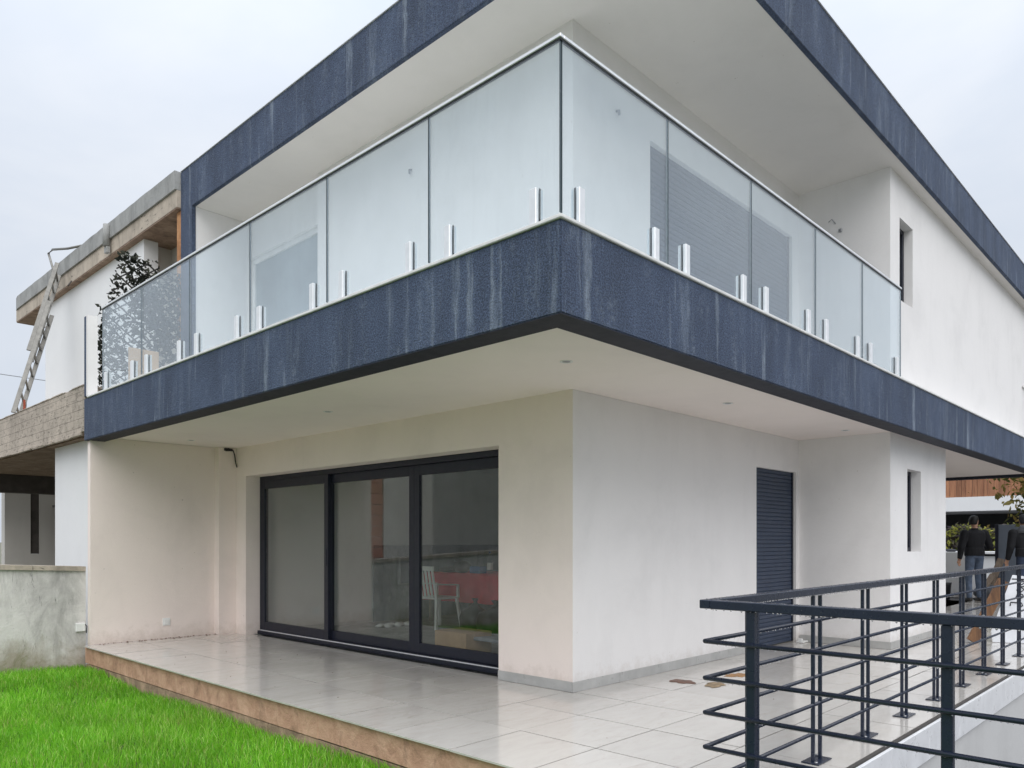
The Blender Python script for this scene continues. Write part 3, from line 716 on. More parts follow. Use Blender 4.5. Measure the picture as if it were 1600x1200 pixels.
# ------------------------------------------------------------------ navy steel railing at the corner of the court
RL = thing('steel_railing', 'dark navy steel railing with thin bars, beaded with raindrops, turning a corner', 'railing', (-1.8, -2.24, 0))
cx, cy, zt = -1.8, -2.24, .985
MB().bbox(cx - .025, 12.4, cy - .025, cy + .025, zt - .039, zt, .003).build('top_rail', M['navy'], RL)
MB().bbox(cx - .025, cx + .025, -7.5, cy - .0255, zt - .0395, zt - .0005, .003).build('top_rail', M['navy'], RL)
BZ = (.80, .635, .48, .325, .165)
for z in BZ:
    MB().tube([(cx - .02, cy, z), (12.4, cy, z)], .0105, 8).build('bar', M['navy'], RL)
    MB().tube([(cx - .02, cy - .0, z - .0006), (cx - .02, -7.5, z - .0006)], .0105, 8).build('bar', M['navy'], RL)
f0 = None
for k in range(-1, 18):
    x = -.575 + .783 * k
    if k == 0: x = -.57
    for dx in (-.05, .05):
        if f0 is None: f0 = MB().bbox(x + dx - .0095, x + dx + .0095, cy - .0095, cy + .0095, .009, zt - .0395, .002).build('baluster', M['navy'], RL); x00 = x + dx
        else: inst(f0, WL[f0.name] + Vector((x + dx - x00, 0, 0)), RL)
    if k == -1:
        b0 = MB().bbox(x - .095, x + .095, cy - .05, cy + .05, .0015, .009, .002).build('base_plate', M['navy'], RL); xb = x
        bl = [MB().rings([((x + q * .08, cy + q * .03, .009), (.009, 0, 0), (0, .009, 0)), ((x + q * .08, cy + q * .03, .018), (.009, 0, 0), (0, .009, 0))], 6).build('bolt', M['steel'], b0) for q in (1, -1)]
    else:
        o = inst(b0, WL[b0.name] + Vector((x - xb, 0, 0)), RL); [inst(n0, WL[n0.name] + Vector((x - xb, 0, 0)), o) for n0 in bl]
f0 = None
for k in range(7):
    y = -2.455 - .757 * k
    if f0 is None: f0 = MB().bbox(cx - .017, cx + .017, y - .0195, y + .0195, .001, zt - .040, .003).build('post', M['navy'], RL)
    else: inst(f0, WL[f0.name] + Vector((0, -.757 * k, 0)), RL)
# raindrops clinging to the bars and rails
dv_, df_ = [], []
bm = bmesh.new(); bmesh.ops.create_icosphere(bm, subdivisions=1, radius=1); bm.verts.index_update()
iv = np.array([v.co[:] for v in bm.verts]); if_ = [[v.index for v in f.verts] for f in bm.faces]; bm.free()
def drop(x, y, z, r, sz=1.0):
    o = len(dv_) * len(iv); dv_.append(iv * np.array((r, r, r * sz)) + np.array((x, y, z))); df_.extend([[i + o for i in f] for f in if_])
for z in BZ:
    t = -2.3
    while t > -4.4: drop(cx - .02 + random.uniform(-.003, .003), t, z - .0115, random.uniform(.0022, .0042), 1.1); t -= random.uniform(.014, .05)
    t = cx
    while t < 2.2: drop(t, cy + random.uniform(-.003, .003), z - .0115, random.uniform(.002, .004), 1.1); t += random.uniform(.018, .06)
t = -2.25
while t > -4.4:
    drop(cx - .023, t, zt - .041, random.uniform(.0025, .005), 1.1); t -= random.uniform(.014, .05)
t = cx
while t < 2.5:
    drop(t, cy - .023, zt - .040, random.uniform(.0025, .0045), 1.1); t += random.uniform(.012, .035)
for k in range(420):
    if random.random() < .5: drop(cx + random.uniform(-.023, .023), -2.25 - 2.2 * random.random(), zt, random.uniform(.002, .005), .4)
    else: drop(cx + 4.2 * random.random(), cy + random.uniform(-.023, .023), zt, random.uniform(.002, .006), .45)
for k in range(60): drop(cx - .0255, -2.25 - 2.2 * random.random(), zt - .039 * random.random(), random.uniform(.0015, .003))
kind(link_mesh('raindrops', np.concatenate(dv_).tolist(), df_, [1] * len(df_), M['water'], RL, fix=False), 'stuff')

# ------------------------------------------------------------------ garden wall on the left, neighbour's house
gw = thing('garden_wall', 'low weathered grey concrete wall with mossy stained foot at lawn edge', 'wall', (-3.5, 6.2, GZ))
w_ = MB(); n = 26; x0, x1 = -9.0, -1.785
tops = [(x0 + (x1 - x0) * i / n) for i in range(n + 1)]
vs = []; 
for x in tops:
    zt_ = .885 - .045 * (x - x1) * 1.0 * -1 * -1 * -.0 + (x1 - x) * .045
    for y in (6.09, 6.27):
        for z in (GZ - .05, zt_ - .0): vs.append((x, y, z))
fs = []
for i in range(n):
    a = 4 * i; b = a + 4
    fs += [(a, b, b + 1, a + 1), (a + 2, a + 3, b + 3, b + 2), (a + 1, b + 1, b + 3, a + 3)]
fs += [(0, 1, 3, 2), (4 * n, 4 * n + 2, 4 * n + 3, 4 * n + 1)]
w_.add(vs, fs); w_.build('wall_body', M['old_concrete'], gw)
cp = MB()
for a, b in ((-9, -4.4), (-4.4, -2.35), (-2.35, -1.79)):
    dz = (x1 - (a + b) / 2) * .045
    za, zb = .886 + (x1 - a) * .045, .886 + (x1 - b) * .045
    cp.add([(a + .004, y, z) for y in (6.06, 6.3) for z in (za, za + .055)] + [(b - .004, y, z) for y in (6.06, 6.3) for z in (zb, zb + .055)], [(0, 1, 3, 2), (4, 6, 7, 5), (0, 4, 5, 1), (2, 3, 7, 6), (1, 5, 7, 3), (0, 2, 6, 4)])
cp.build('mortar_capping', M['roof_beam'], gw)
jb = MB().bbox(-1.90, -1.80, 6.055, 6.089, .165, .265, .004).build('junction_box', M['socket'], gw)
MB().tube([(-1.80, 6.06, .25), (-1.785, 6.05, .22), (-1.79, 6.055, .14)], .006, 5).build('loose_wire', M['rubber'], jb)

NB = thing('unfinished_house', 'unfinished neighbouring house with raw concrete slab edges and white wall', 'house', (0, 10, GZ))
nz0, nz1 = 2.555, 3.125
MB().box(-1.8, 4, YE + .012, 13.7, nz0 + .02, nz1).build('balcony_slab', M['board_concrete'], NB)
MB().box(-1.78, 4, YE + .013, 13.69, nz0, nz0 + .0195).build('slab_soffit', M['brown_soffit'], NB)
e = MB()
for k in range(60):                      # ragged lips of mortar along the slab edge
    y = 6.1 + random.random() * 7; h = random.uniform(.01, .035)
    e.bbox(-1.81 + random.uniform(0, .006), -1.78, y, y + random.uniform(.06, .5), nz1 - .001, nz1 + h * .5, .003)
    y = 6.1 + random.random() * 7
    e.bbox(-1.806 - .00015 * k, -1.78, y, y + random.uniform(.1, .7), nz0 - h, nz0 + .02, .004)
kind(e.build('mortar_lip', M['board_concrete'], NB), 'stuff')
MB().box(-1.8, 4, 13.3, 13.6, 2.19, nz0 - .001).build('end_beam', M['dark_beam'], NB)
for k in range(5):
    MB().bbox(-1.7, 3, 6.5 + k * 1.35, 7.83 + k * 1.35, nz0 - .02, nz0 - .001, .003).build('formwork_board', M['brown_soffit'], NB)
MB().box(-1.6, -1.42, YE + .03, 7.95, GZ, nz0 - .022).build('block_wall', M['nwhite'], NB)
MB().wall('y', 14.0, 14.25, -.83, 3.0, GZ, 2.6, [(-.375, -.21, .98, 5)]).build('back_wall', M['beige'], NB)
MB().box(-.37, -.215, 14.05, 14.1, .985, 2.6).build('slit_window', M['dark_beam'], NB)
MB().box(.02, .12, 13.85, 13.99, 1.95, 1.99).build('ledge', M['dark_beam'], NB)
MB().box(.085, .4, 13.9, 13.999, GZ, 1.94).build('door_shade', M['dark_beam'], NB)
MB().box(-.6, -.4, 7.45, 12.15, nz1, 5.62).build('upper_wall', M['nwhite'], NB)
MB().box(-.399, 2, 12.0, 12.15, nz1, 5.62).build('upper_wall', M['nwhite'], NB)
MB().box(-.15, 0, YE + .17, 7.6, nz1, 5.62).build('recess_wall', M['beige'], NB)
MB().box(-.399, 0, 7.601, 7.75, nz1, 5.62).build('recess_wall', M['beige'], NB)
MB().bbox(-.64, -.42, YE + .012, YE + .16, nz1, 5.60, .01).build('bare_jamb', M['bare'], NB)
MB().box(-.7, 4, YE + .012, 13.7, 5.62, 5.84).build('roof_beam', M['roof_beam'], NB)
MB().box(-.695, 4, YE + .013, 13.69, 5.600, 5.6195).build('roof_soffit', M['brown_soffit'], NB)
r_ = MB()
ysr = np.linspace(YE + .012, 13.72, 40)
vs = []
for y in ysr:
    xo = -.728 + random.uniform(-.0015, .0015) + (.03 if y > 13.65 else 0); zt_ = 6.09 + random.uniform(-.005, .005)
    for x, z in ((xo, 5.845), (xo, zt_), (4, zt_), (4, 5.845)): vs.append((x, y, z))
fs = []
for i in range(len(ysr) - 1):
    for k in range(4): fs.append((4 * i + k, 4 * i + (k + 1) % 4, 4 * i + 4 + (k + 1) % 4, 4 * i + 4 + k))
fs += [(0, 1, 2, 3), tuple(4 * (len(ysr) - 1) + k for k in (3, 2, 1, 0))]
r_.add(vs, fs).build('roof_parapet', M['roof_concrete'], NB)
MB().tube([(-.76, 8.47, 6.05), (-.765, 8.47, 5.72)], .05, 10).box(-.78, -.73, 8.42, 8.52, 5.62, 5.71).build('rain_spout', M['roof_concrete'], NB)
MB().tube([(-.74, 11.0, 5.80), (-.78, 11.03, 6.0), (-.78, 11.3, 6.34), (-.78, 11.05, 6.345), (-.76, 10.3, 6.17), (-.70, 9.8, 6.10)], .02, 7).build('bent_pipe', M['ladder'], NB)
MB().tube([(-.72, 10.25, 5.62), (-.8, 10.15, 5.5)], .012, 6).build('starter_bar', M['dark_beam'], NB)

# boundary wall of the neighbour's plot, left of the view: the sliding door mirrors it
bw = thing('boundary_wall', 'tall grey rendered wall with a bare brick end mirrored in the sliding door', 'wall', (-7, 10.1, GZ))
WX0, WX1 = -4.62, -5.02
bw['kind'] = 'thing'; gw['kind'] = 'thing'
MB().box(-15, -6.45, 10.0, 10.25, GZ, 3.2).build('rendered_wall', M['roomgrey2'], bw)
MB().box(-6.449, WX1, 9.99, 10.25, GZ, 3.2).build('rendered_wall', M['beige'], bw)
f0 = None
for k in range(15):
    z = GZ + .24 * k
    if f0 is None: f0 = MB().bbox(WX1 + .006, WX0, 10.0, 10.24, z + .006, z + .234, .008).build('clay_block', M['brick'], bw)
    else:
        o = inst(f0, WL[f0.name] + Vector((random.uniform(-.008, .02), random.uniform(-.01, .006), .24 * k)), bw)

# extension ladder
A0, A1 = Vector((-1.66, 9.72, nz1 + .012)), Vector((-.785, 10.52, 5.80))
ld = thing('extension_ladder', 'worn grey aluminium extension ladder leaning against the unfinished roof edge', 'ladder', A0)
ax = (A1 - A0).normalized(); side = Vector((.42, .9, 0)); side = (side - ax * side.dot(ax)).normalized(); nrm = ax.cross(side)
Ln = (A1 - A0).length
for off, s0, s1_, hw in ((0, 0, .74, .19), (.07, .40, 1.02, .16)):
    for sg in (-1, 1):
        a = A0 + ax * Ln * s0 + side * sg * hw - nrm * off * -1; b = A0 + ax * Ln * s1_ + side * sg * hw - nrm * off * -1
        MB().bar(a, b, .026, .06, nrm).build('rail', M['ladder'], ld)
    t = s0 + .05
    while t < s1_ - .02:
        c = A0 + ax * Ln * t + nrm * off
        MB().tube([c - side * hw, c + side * hw], .017, 8).build('rung', M['ladder'], ld); t += .088
tool = thing('trowel', 'small tool with red handle standing on raw slab beside ladder foot', 'tool', (-1.72, 9.0, nz1))
MB().bar((-1.72, 8.98, nz1 + .02), (-1.72, 8.98, nz1 + .2), .03, .025).build('handle', simple('red_paint', (.30, .06, .03), .6), tool)
MB().bar((-1.71, 9.0, nz1 + .005), (-1.62, 9.3, nz1 + .2), .02, .05).build('blade', M['dark_beam'], tool)

# trellis with dark artificial leaves on the party line
tx0, tx1, ty, tz0, tz1 = -1.63, -.52, 6.12, 2.98, 4.93
TL = thing('leafy_trellis', 'dark crisscross trellis with artificial ivy leaves screening the balcony end', 'trellis', (-1, ty, tz0))
def clip(p, q):
    # clip segment to the panel, whose top left corner is cut away
    pts = []
    for i in range(61):
        t = i / 60; x = p[0] + (q[0] - p[0]) * t; z = p[1] + (q[1] - p[1]) * t
        top = 4.80 + (x + 1.37) * .02 if x > -1.39 else 4.80 + (x + 1.39) * 4.5
        top -= max(0, (x + 1.02)) * .26
        if tx0 <= x <= tx1 and tz0 <= z <= top: pts.append((x, z))
    return (pts[0], pts[-1]) if len(pts) > 2 else None
stp = .125; nodes = []
for sg, dy in ((1, 0), (-1, .012)):
    k = -22
    while k < 30:
        c = k * stp; k += 1
        p, q = ((tx0, tz0 + c), (tx1, tz0 + c + (tx1 - tx0) * .75)) if sg > 0 else ((tx0, tz0 + c), (tx1, tz0 + c - (tx1 - tx0) * .75))
        r = clip(p, q)
        if r: MB().bar((r[0][0], ty + dy, r[0][1]), (r[1][0], ty + dy, r[1][1]), .017, .012, (0, 1, 0)).build('lath', M['lath'], TL)
def leaves(name, cen, size, material, parent, up=.3, kindstuff=True):
    """many small folded leaves: cen (n,3), size scalar or (n,)"""
    n = len(cen); size = np.broadcast_to(size, (n,))
    a = rng.normal(size=(n, 3)); a /= np.linalg.norm(a, axis=1)[:, None]
    b = rng.normal(size=(n, 3)); b -= a * (a * b).sum(1)[:, None]; b /= np.linalg.norm(b, axis=1)[:, None]
    c = np.cross(a, b)
    L = size[:, None]
    v = np.stack([cen - a * L, cen + b * L * .5 + c * L * .15, cen + a * L, cen - b * L * .5 + c * L * .15], 1).reshape(-1, 3)
    me = bpy.data.meshes.new(name); c0 = np.array(cen.mean(0)); c0[2] = cen[:, 2].min()
    f = np.arange(4 * n).reshape(n, 4); tri = np.concatenate([f[:, [0, 1, 2]], f[:, [0, 2, 3]]], 1).reshape(-1, 3)
    me.from_pydata((v - c0).tolist(), [], tri.tolist())
    tn = np.repeat(rng.random(n), 4); at = me.attributes.new('tone', 'FLOAT', 'POINT'); at.data.foreach_set('value', tn.astype(np.float32))
    me.materials.append(material)
    o = bpy.data.objects.new(name, me); COL.objects.link(o); put(o, Vector(c0), parent)
    if kindstuff: o['kind'] = 'stuff'
    return o
cen = []
while len(cen) < 2000:
    x = random.uniform(tx0, tx1); z = random.uniform(tz0, 4.9)
    top = 4.82 if x > -1.39 else 4.82 + (x + 1.39) * 4.5
    top -= max(0, (x + 1.02)) * .26
    dens = .22 + .78 * max(0, math.sin(x * 9 + z * 4)) * max(0, 1 - abs(z - 4.1))
    if z < top + .04 and random.random() < dens: cen.append((x, ty + random.uniform(-.05, .05), z))
for k in range(700):
    x = random.uniform(-1.25, -.36); cen.append((x, ty + random.uniform(-.08, .05), random.uniform(3.9, 4.5 + (x + 1.25) * .22) + .05 * math.sin(x * 17)))
for k in range(27):
    zk = tz0 + .02 + k * .043; cen += [(tx0 + random.uniform(-.03, .05), ty - .02, zk + random.uniform(-.02, .02)) for _ in range(2)]
leaves('ivy_leaves', np.array(cen), rng.uniform(.024, .050, len(cen)), M['darkleaf'], TL)
bd = MB().bbox(-1.38, -1.02, 5.85, 5.87, ZB + .033, 3.62, .003, ).build('board', M['card']); tag(bd, 'pale brown board standing behind the last glass panel of the balcony', 'board')

# overhead wires
cb = thing('overhead_wires', 'three thin overhead wires crossing the sky beside the unfinished house', 'wires', (-8, 24, 0))
for z0, z1_ in ((7.6, 6.7), (5.7, 5.3), (5.35, 5.0)):
    pts = [(-12 + 20 * t, 24, z0 + (z1_ - z0) * t * 1.2 - .5 * math.sin(math.pi * t)) for t in np.linspace(0, 1, 12)]
    MB().tube(pts, .014, 5).build('wire', M['steel'], cb)

def tree(name, label, base, h, cr, nleaf, mt, group=None, lean=(0, 0), lsize=(.05, .1), cz=.65):
    t = thing(name, label, 'tree', base, group); b = Vector(base)
    pts = [b + Vector((lean[0] * s * s, lean[1] * s * s, h * s)) for s in np.linspace(0, .8, 6)]
    MB().tube(pts, [.09 * h / 4 * (1 - .75 * i / 5) for i in range(6)], 8).build('trunk', M['bark'], t)
    br = MB(); tips = []
    for k in range(16):
        p = pts[2 + k % 4]; a = k * 2.4 + random.random(); r = cr * random.uniform(.6, 1.0)
        q = p + Vector((math.cos(a) * r, math.sin(a) * r, random.uniform(.0, .55) * cr))
        m_ = (p + q) / 2 + Vector((0, 0, .12 * cr)); br.tube([p, m_, q], [.022 * h / 3, .014 * h / 3, .005], 5); tips += [q, m_, (m_ + q) / 2]
        for j in range(2):
            q2 = m_ + Vector((random.uniform(-1, 1), random.uniform(-1, 1), random.uniform(-.3, .8))) * r * .5; br.tube([m_, q2], [.01, .004], 4); tips.append(q2)
    br.build('branches', M['bark'], t)
    tp = np.array([list(x) for x in tips]); idx = rng.integers(0, len(tp), nleaf)
    cen = tp[idx] + rng.normal(size=(nleaf, 3)) * cr * .17
    leaves('crown', cen, rng.uniform(*lsize, nleaf), mt, t)
    return t
tree('dark_tree', 'dark leafy tree behind the unfinished house at the left edge', (-2.3, 21, GZ), 4.2, 1.5, 2600, M['darkleaf'], lsize=(.06, .12))
tree('autumn_tree', 'small tree with olive and brown autumn leaves reaching over the drive', (14.6, -1.75, -.03), 3.0, 1.6, 3600, M['autumn'], lean=(-.1, .35), lsize=(.055, .105))

# ------------------------------------------------------------------ lawn grass
def grass():
    n = 190000
    x = rng.uniform(-7.2, TX + .035, n * 2); y = rng.uniform(-6.5, 6.12, n * 2)
    d = np.hypot(x + 4.9, y + 3.98)
    fw = (x + 4.9) * .7236 + (y + 3.98) * .6902; rt = (x + 4.9) * .6902 - (y + 3.98) * .7236
    vis = (fw > 3.6) & (np.abs(rt) < fw * .82 + .5)
    keep = vis | (rng.random(n * 2) < .18)
    x, y = x[keep], y[keep]
    patch = .5 + .5 * np.sin(x * 2.1 + 1.3 * np.sin(y * 1.3)) * np.sin(y * 1.7 + x)
    n = len(x); z = np.array([lawn_z(a, b) for a, b in zip(x, y)])
    h = rng.uniform(.04, .105, n) * (.8 + .5 * patch); wd = rng.uniform(.0012, .0026, n)
    an = rng.uniform(0, 2 * math.pi, n); ln = rng.uniform(.1, .75, n) * h; la = rng.uniform(0, 2 * math.pi, n)
    # where blades lean over the terrace edge keep them short of it
    sx_, sy_ = np.cos(an) * wd, np.sin(an) * wd; lx_, ly_ = np.cos(la) * ln, np.sin(la) * ln
    lx_ = np.where(x > TX - .03, -np.abs(lx_), lx_)
    v = np.empty((n, 5, 3))
    v[:, 0] = np.stack([x - sx_, y - sy_, z - .01], 1); v[:, 1] = np.stack([x + sx_, y + sy_, z - .01], 1)
    v[:, 2] = np.stack([x - sx_ * .8 + lx_ * .35, y - sy_ * .8 + ly_ * .35, z + h * .6], 1); v[:, 3] = np.stack([x + sx_ * .8 + lx_ * .35, y + sy_ * .8 + ly_ * .35, z + h * .6], 1)
    v[:, 4] = np.stack([x + lx_, y + ly_, z + h * .97], 1)
    me = bpy.data.meshes.new('grass'); me.vertices.add(5 * n); me.vertices.foreach_set('co', v.reshape(-1))
    o = np.arange(n)[:, None] * 5
    tr_ = np.concatenate([o + [0, 1, 3], o + [0, 3, 2], o + [2, 3, 4]], 1).reshape(-1)
    me.loops.add(9 * n); me.loops.foreach_set('vertex_index', tr_.astype(np.int32))
    me.polygons.add(3 * n); me.polygons.foreach_set('loop_start', np.arange(0, 9 * n, 3, dtype=np.int32))
    me.update(calc_edges=True); me.validate()
    tn = np.clip(rng.normal(.53, .2, n) + (patch - .5) * .15, 0, 1); tn = np.where(rng.random(n) < .02, 1, tn)
    at = me.attributes.new('tone', 'FLOAT', 'POINT'); at.data.foreach_set('value', np.repeat(tn, 5).astype(np.float32))
    straw = rng.random(n) < np.clip(.012 + .10 * (np.sin(x * 3.1 + 2) * np.sin(y * 2.7 + 1) > .82), 0, 1)
    sw = me.attributes.new('straw', 'FLOAT', 'POINT'); sw.data.foreach_set('value', np.repeat(straw.astype(np.float32), 5))
    me.materials.append(M['grass'])
    g = bpy.data.objects.new('grass', me); COL.objects.link(g); tag(g, 'bright green wet lawn grass in front of the terrace', 'grass'); g['kind'] = 'stuff'
grass()

# ------------------------------------------------------------------ things on the terrace
def blob(name, x, y, rx, ry, mt, label, z=.0022):
    n = 26; v = []; ph = random.random() * 6
    R_ = lambda a: 1 + .22 * math.sin(2 * a + ph) + .17 * math.sin(5 * a + ph * 2) + .12 * math.sin(9 * a + ph)
    for h, s in ((z, 1.0), (z + .003, .86), (z + .004, .5)):
        for k in range(n):
            a = 2 * math.pi * k / n; v.append((x + rx * s * R_(a) * math.cos(a), y + ry * s * R_(a) * math.sin(a), h + random.uniform(0, .0025) * (s < 1)))
    f = [(i * n + k, i * n + (k + 1) % n, (i + 1) * n + (k + 1) % n, (i + 1) * n + k) for i in range(2) for k in range(n)] + [tuple(2 * n + k for k in range(n))]
    tag(MB().add(v, f, True).build(name, mt), label, 'mud', 'patches of mud on the terrace')
blob('mud_patch', 1.045, -.40, .10, .10, M['mud_red'], 'dark red brown mud patch on tiles, leftmost of three')
blob('mud_patch', 1.12, -.68, .125, .085, M['mud_tan'], 'pale tan mottled mud patch on tiles, middle of three')
blob('mud_patch', 1.68, -.60, .12, .10, M['mud_ochre'], 'ochre mud patch on tiles seen behind railing corner post')
tag(MB().bbox(4.27, 4.43, -.13, -.04, .002, .022, .005).bbox(4.30, 4.34, -.1, -.045, .0225, .05, .004).build('offcut', M['socket']), 'small white plastic offcut on the floor by the roller shutter door', 'scrap')
db = MB()
for k in range(115):
    if k < 70: x, y = random.uniform(-1.75, -.1), YW - abs(random.gauss(0, .05)) - .012
    elif k < 110: x, y = random.uniform(-1.7, .1), random.uniform(1, YW)
    else: x, y = random.uniform(-1.5, 3), random.uniform(-2, -.1)
    r = random.uniform(.004, .012) * (1 if k < 70 else .55); db.ball((x, y, .002 + r * .4), (r, r * random.uniform(.5, 1), r * .5), 5, 3)
kind(tag(db.build('debris', M['mud_red']), 'crumbs of dirt scattered over the wet terrace tiles', 'dirt'), 'stuff')

pk = thing('leaning_plank', 'orange brown wooden plank leaning against the inside of the steel railing', 'plank', (5.72, -1.6, 0))
MB().bar((5.73, -1.61, .02), (6.08, -1.87, .76), .13, .035, (-.72, -.69, .1)).build('plank_body', M['plank'], pk)
sh = thing('white_sheet', 'white foam sheet with black handwriting leaning inside the steel railing', 'sheet', (6.5, -1.9, 0))
P0 = Vector((5.99, -1.775, .004)); U = Vector((.35, -.94, 0)).normalized(); V_ = Vector((.36, -.02, .92)).normalized(); W_ = U.cross(V_).normalized()
if W_.x > 0: W_ = -W_
sb = MB()
out = [(0, 0), (.43, 0), (.43, .84), (.13, .88), (-.03, .14)]
v = [P0 + U * a + V_ * b for a, b in out] + [P0 + U * a + V_ * b - W_ * .035 for a, b in out]; n = 5
sb.add(v, [tuple(range(5)), tuple(range(9, 4, -1))] + [(k, (k + 1) % 5, 5 + (k + 1) % 5, 5 + k) for k in range(5)]); sb.build('sheet_body', M['white_sheet'], sh)
ink = MB()
def stroke(pts, r=.006): ink.tube([P0 + U * a + V_ * b + W_ * .003 for a, b in pts], r, 5)
# handwriting running up the sheet: a J, an o, an a and a d
def letter(pts, b0, a0=.27, s=.13): stroke([(a0 - y * s, b0 + x * s) for x, y in pts], .0075)
letter([(.0, .2), (.15, 0), (.4, .1), (.45, 1.0), (.1, 1.0)], .46)
letter([(.5, .5), (.2, .6), (.05, .3), (.25, 0), (.5, .1), (.55, .4), (.45, .55)], .56)
letter([(.55, .5), (.2, .6), (.05, .25), (.3, 0), (.55, .3), (.55, .6), (.6, 0), (.7, 0)], .65)
letter([(.55, .4), (.2, .55), (.05, .25), (.3, 0), (.55, .3), (.62, 1.1), (.6, 0)], .745)
for b0, n_ in ((.16, 4), (.25, 3)):
    for k in range(n_): stroke([(.3 + k * .06, b0), (.32 + k * .06, b0 + .04), (.335 + k * .06, b0 + .005), (.35 + k * .06, b0 + .03)], .005)
ink.build('handwriting', M['ink'], sh)

# ------------------------------------------------------------------ things inside the room
tb = thing('dining_table', 'table under a red cloth inside the room behind the glass door', 'table', (3.2, 4.6, 0))
def cloth(x0, x1, y0, y1, z, dropz):
    mb = MB(); n = 48; per = []
    for k in range(n):
        t = k / n * 4; s = t % 1
        per.append([(x0 + (x1 - x0) * s, y0), (x1, y0 + (y1 - y0) * s), (x1 - (x1 - x0) * s, y1), (x0, y1 - (y1 - y0) * s)][int(t)])
    cxm, cym = (x0 + x1) / 2, (y0 + y1) / 2
    rows = []
    for h, o, wv in ((0, 0, 0), (.03, .01, 0), (.2, .02, .015), (dropz, .04, .04)):
        rows += [(px + (o + wv * math.sin(k * 2.1)) * (1 if px > cxm else -1), py + (o + wv * math.cos(k * 1.7)) * (1 if py > cym else -1), z - h) for k, (px, py) in enumerate(per)]
    f = [(i * n + k, i * n + (k + 1) % n, (i + 1) * n + (k + 1) % n, (i + 1) * n + k) for i in range(3) for k in range(n)] + [tuple(range(n))]
    return mb.add(rows, f, True)
cloth(2.75, 3.75, 3.45, 5.2, .765, .42).build('tablecloth', M['red_cloth'], tb)
MB().box(2.78, 3.72, 3.48, 5.17, .73, .755).build('table_top', M['grey_wood'], tb)
for x in (2.83, 3.67):
    for y in (3.53, 5.12): MB().box(x - .03, x + .03, y - .03, y + .03, 0, .729).build('leg', M['grey_wood'], tb)
ch = thing('plastic_chair', 'white plastic garden chair in front of the red covered table', 'chair', (2.32, 4.38, 0))
cxx, cyy = 2.32, 4.38
MB().bbox(cxx - .22, cxx + .22, cyy - .22, cyy + .22, .42, .45, .01).build('seat', M['white_plastic'], ch)
bk = MB()
for k in range(6): bk.bar((cxx - .2, cyy - .19 + .076 * k, .45), (cxx - .27, cyy - .19 + .076 * k, .84), .04, .015, (1, 0, 0))
bk.bar((cxx - .27, cyy - .22, .86), (cxx - .27, cyy + .22, .86), .06, .02, (1, 0, 0)); bk.build('backrest', M['white_plastic'], ch)
for sx_ in (-1, 1):
    for sy_ in (-1, 1): MB().bar((cxx + .24 * sx_, cyy + .24 * sy_, 0), (cxx + .19 * sx_, cyy + .19 * sy_, .42), .04, .03).build('leg', M['white_plastic'], ch)
for sy_ in (-1, 1): MB().bar((cxx - .24, cyy + .23 * sy_, .64), (cxx + .18, cyy + .23 * sy_, .62), .045, .02).bar((cxx + .18, cyy + .23 * sy_, .44), (cxx + .18, cyy + .23 * sy_, .62), .03, .03).build('armrest', M['white_plastic'], ch)
bt = thing('water_bottle', 'clear plastic water bottle with white label standing on the red table', 'bottle', (2.95, 3.95, .77))
MB().rings([((2.95, 3.95, .768 + h), (r, 0, 0), (0, r, 0)) for h, r in ((0, .038), (.02, .043), (.2, .043), (.26, .018), (.30, .015))], 14).build('bottle_body', M['door_glass'], bt)
MB().rings([((2.95, 3.95, .768 + h), (r, 0, 0), (0, r, 0)) for h, r in ((.06, .0445), (.16, .0445))], 14, cap=False).build('bottle_label', M['white_plastic'], bt)
MB().rings([((2.95, 3.95, .768 + h), (r, 0, 0), (0, r, 0)) for h, r in ((.30, .017), (.325, .017))], 12).build('cap', M['blue_plastic'], bt)
tag(MB().bbox(2.9, 3.05, 4.12, 4.34, .768, .87, .008).build('blue_box', M['blue_plastic']), 'blue plastic box on the red table beside the bottle', 'box')
bgm = MB(); bgm.ball((2.95, 4.55, .86), (.13, .15, .10), 12, 7).ball((2.93, 4.6, .93), (.08, .09, .05), 10, 5).ball((2.98, 4.85, .81), (.16, .22, .06), 12, 6)
tag(bgm.build('black_bag', M['bag_black']), 'black bag lying on the red table', 'bag')
cbx = MB().bbox(.75, 1.15, 2.1, 2.62, .001, .24, .006).build('cardboard_box', M['card']); tag(cbx, 'brown cardboard box on the room floor close to the glass door', 'box')
tag(MB().bbox(.85, 2.2, .9, 2.3, .26, .30, .01, Matrix.Rotation(.06, 3, 'Y'), (0, 0, -.05)).build('grey_sheet', M['roomgrey']), 'grey sheet of board lying low behind the right hand door panel', 'board')

for (x, y, r, lb) in ((2.42, 3.72, .2, 'black rubbish sack on the floor under the near end of the red table'), (2.35, 3.25, .24, 'larger black rubbish sack right of the other sack by the red table')):
    sk = MB(); sk.rings([((x + .02 * math.sin(z * 20), y, z), (r * k * (1 + .1 * math.sin(z * 31)), 0, 0), (0, r * k * 1.15, 0)) for z, k in ((.002, .8), (.06, 1.0), (.18, 1.02), (.28, .8), (.34, .35), (.40, .12), (.45, .22))], 12)
    tag(sk.build('rubbish_sack', M['bag_black']), lb, 'sack', 'rubbish sacks inside the room')
eb = thing('meter_cabinet', 'grey meter cabinet on the raw wall seen through the middle door panel', 'cabinet', (2.75, 5.68, .55))
MB().bbox(2.6, 2.95, 5.63, 5.684, .55, 1.0, .006).build('cabinet_body', M['steel'], eb)
MB().bbox(2.63, 2.92, 5.622, 5.6295, .58, .97, .003).build('cabinet_door', M['grey_panel'], eb)
rg = MB()
for k in range(9): rg.ball((1.75 + k * .06, 5.0 + .05 * math.sin(k * 2.1), .02), (.07, .06, .02 + .01 * (k % 3)), 7, 4)
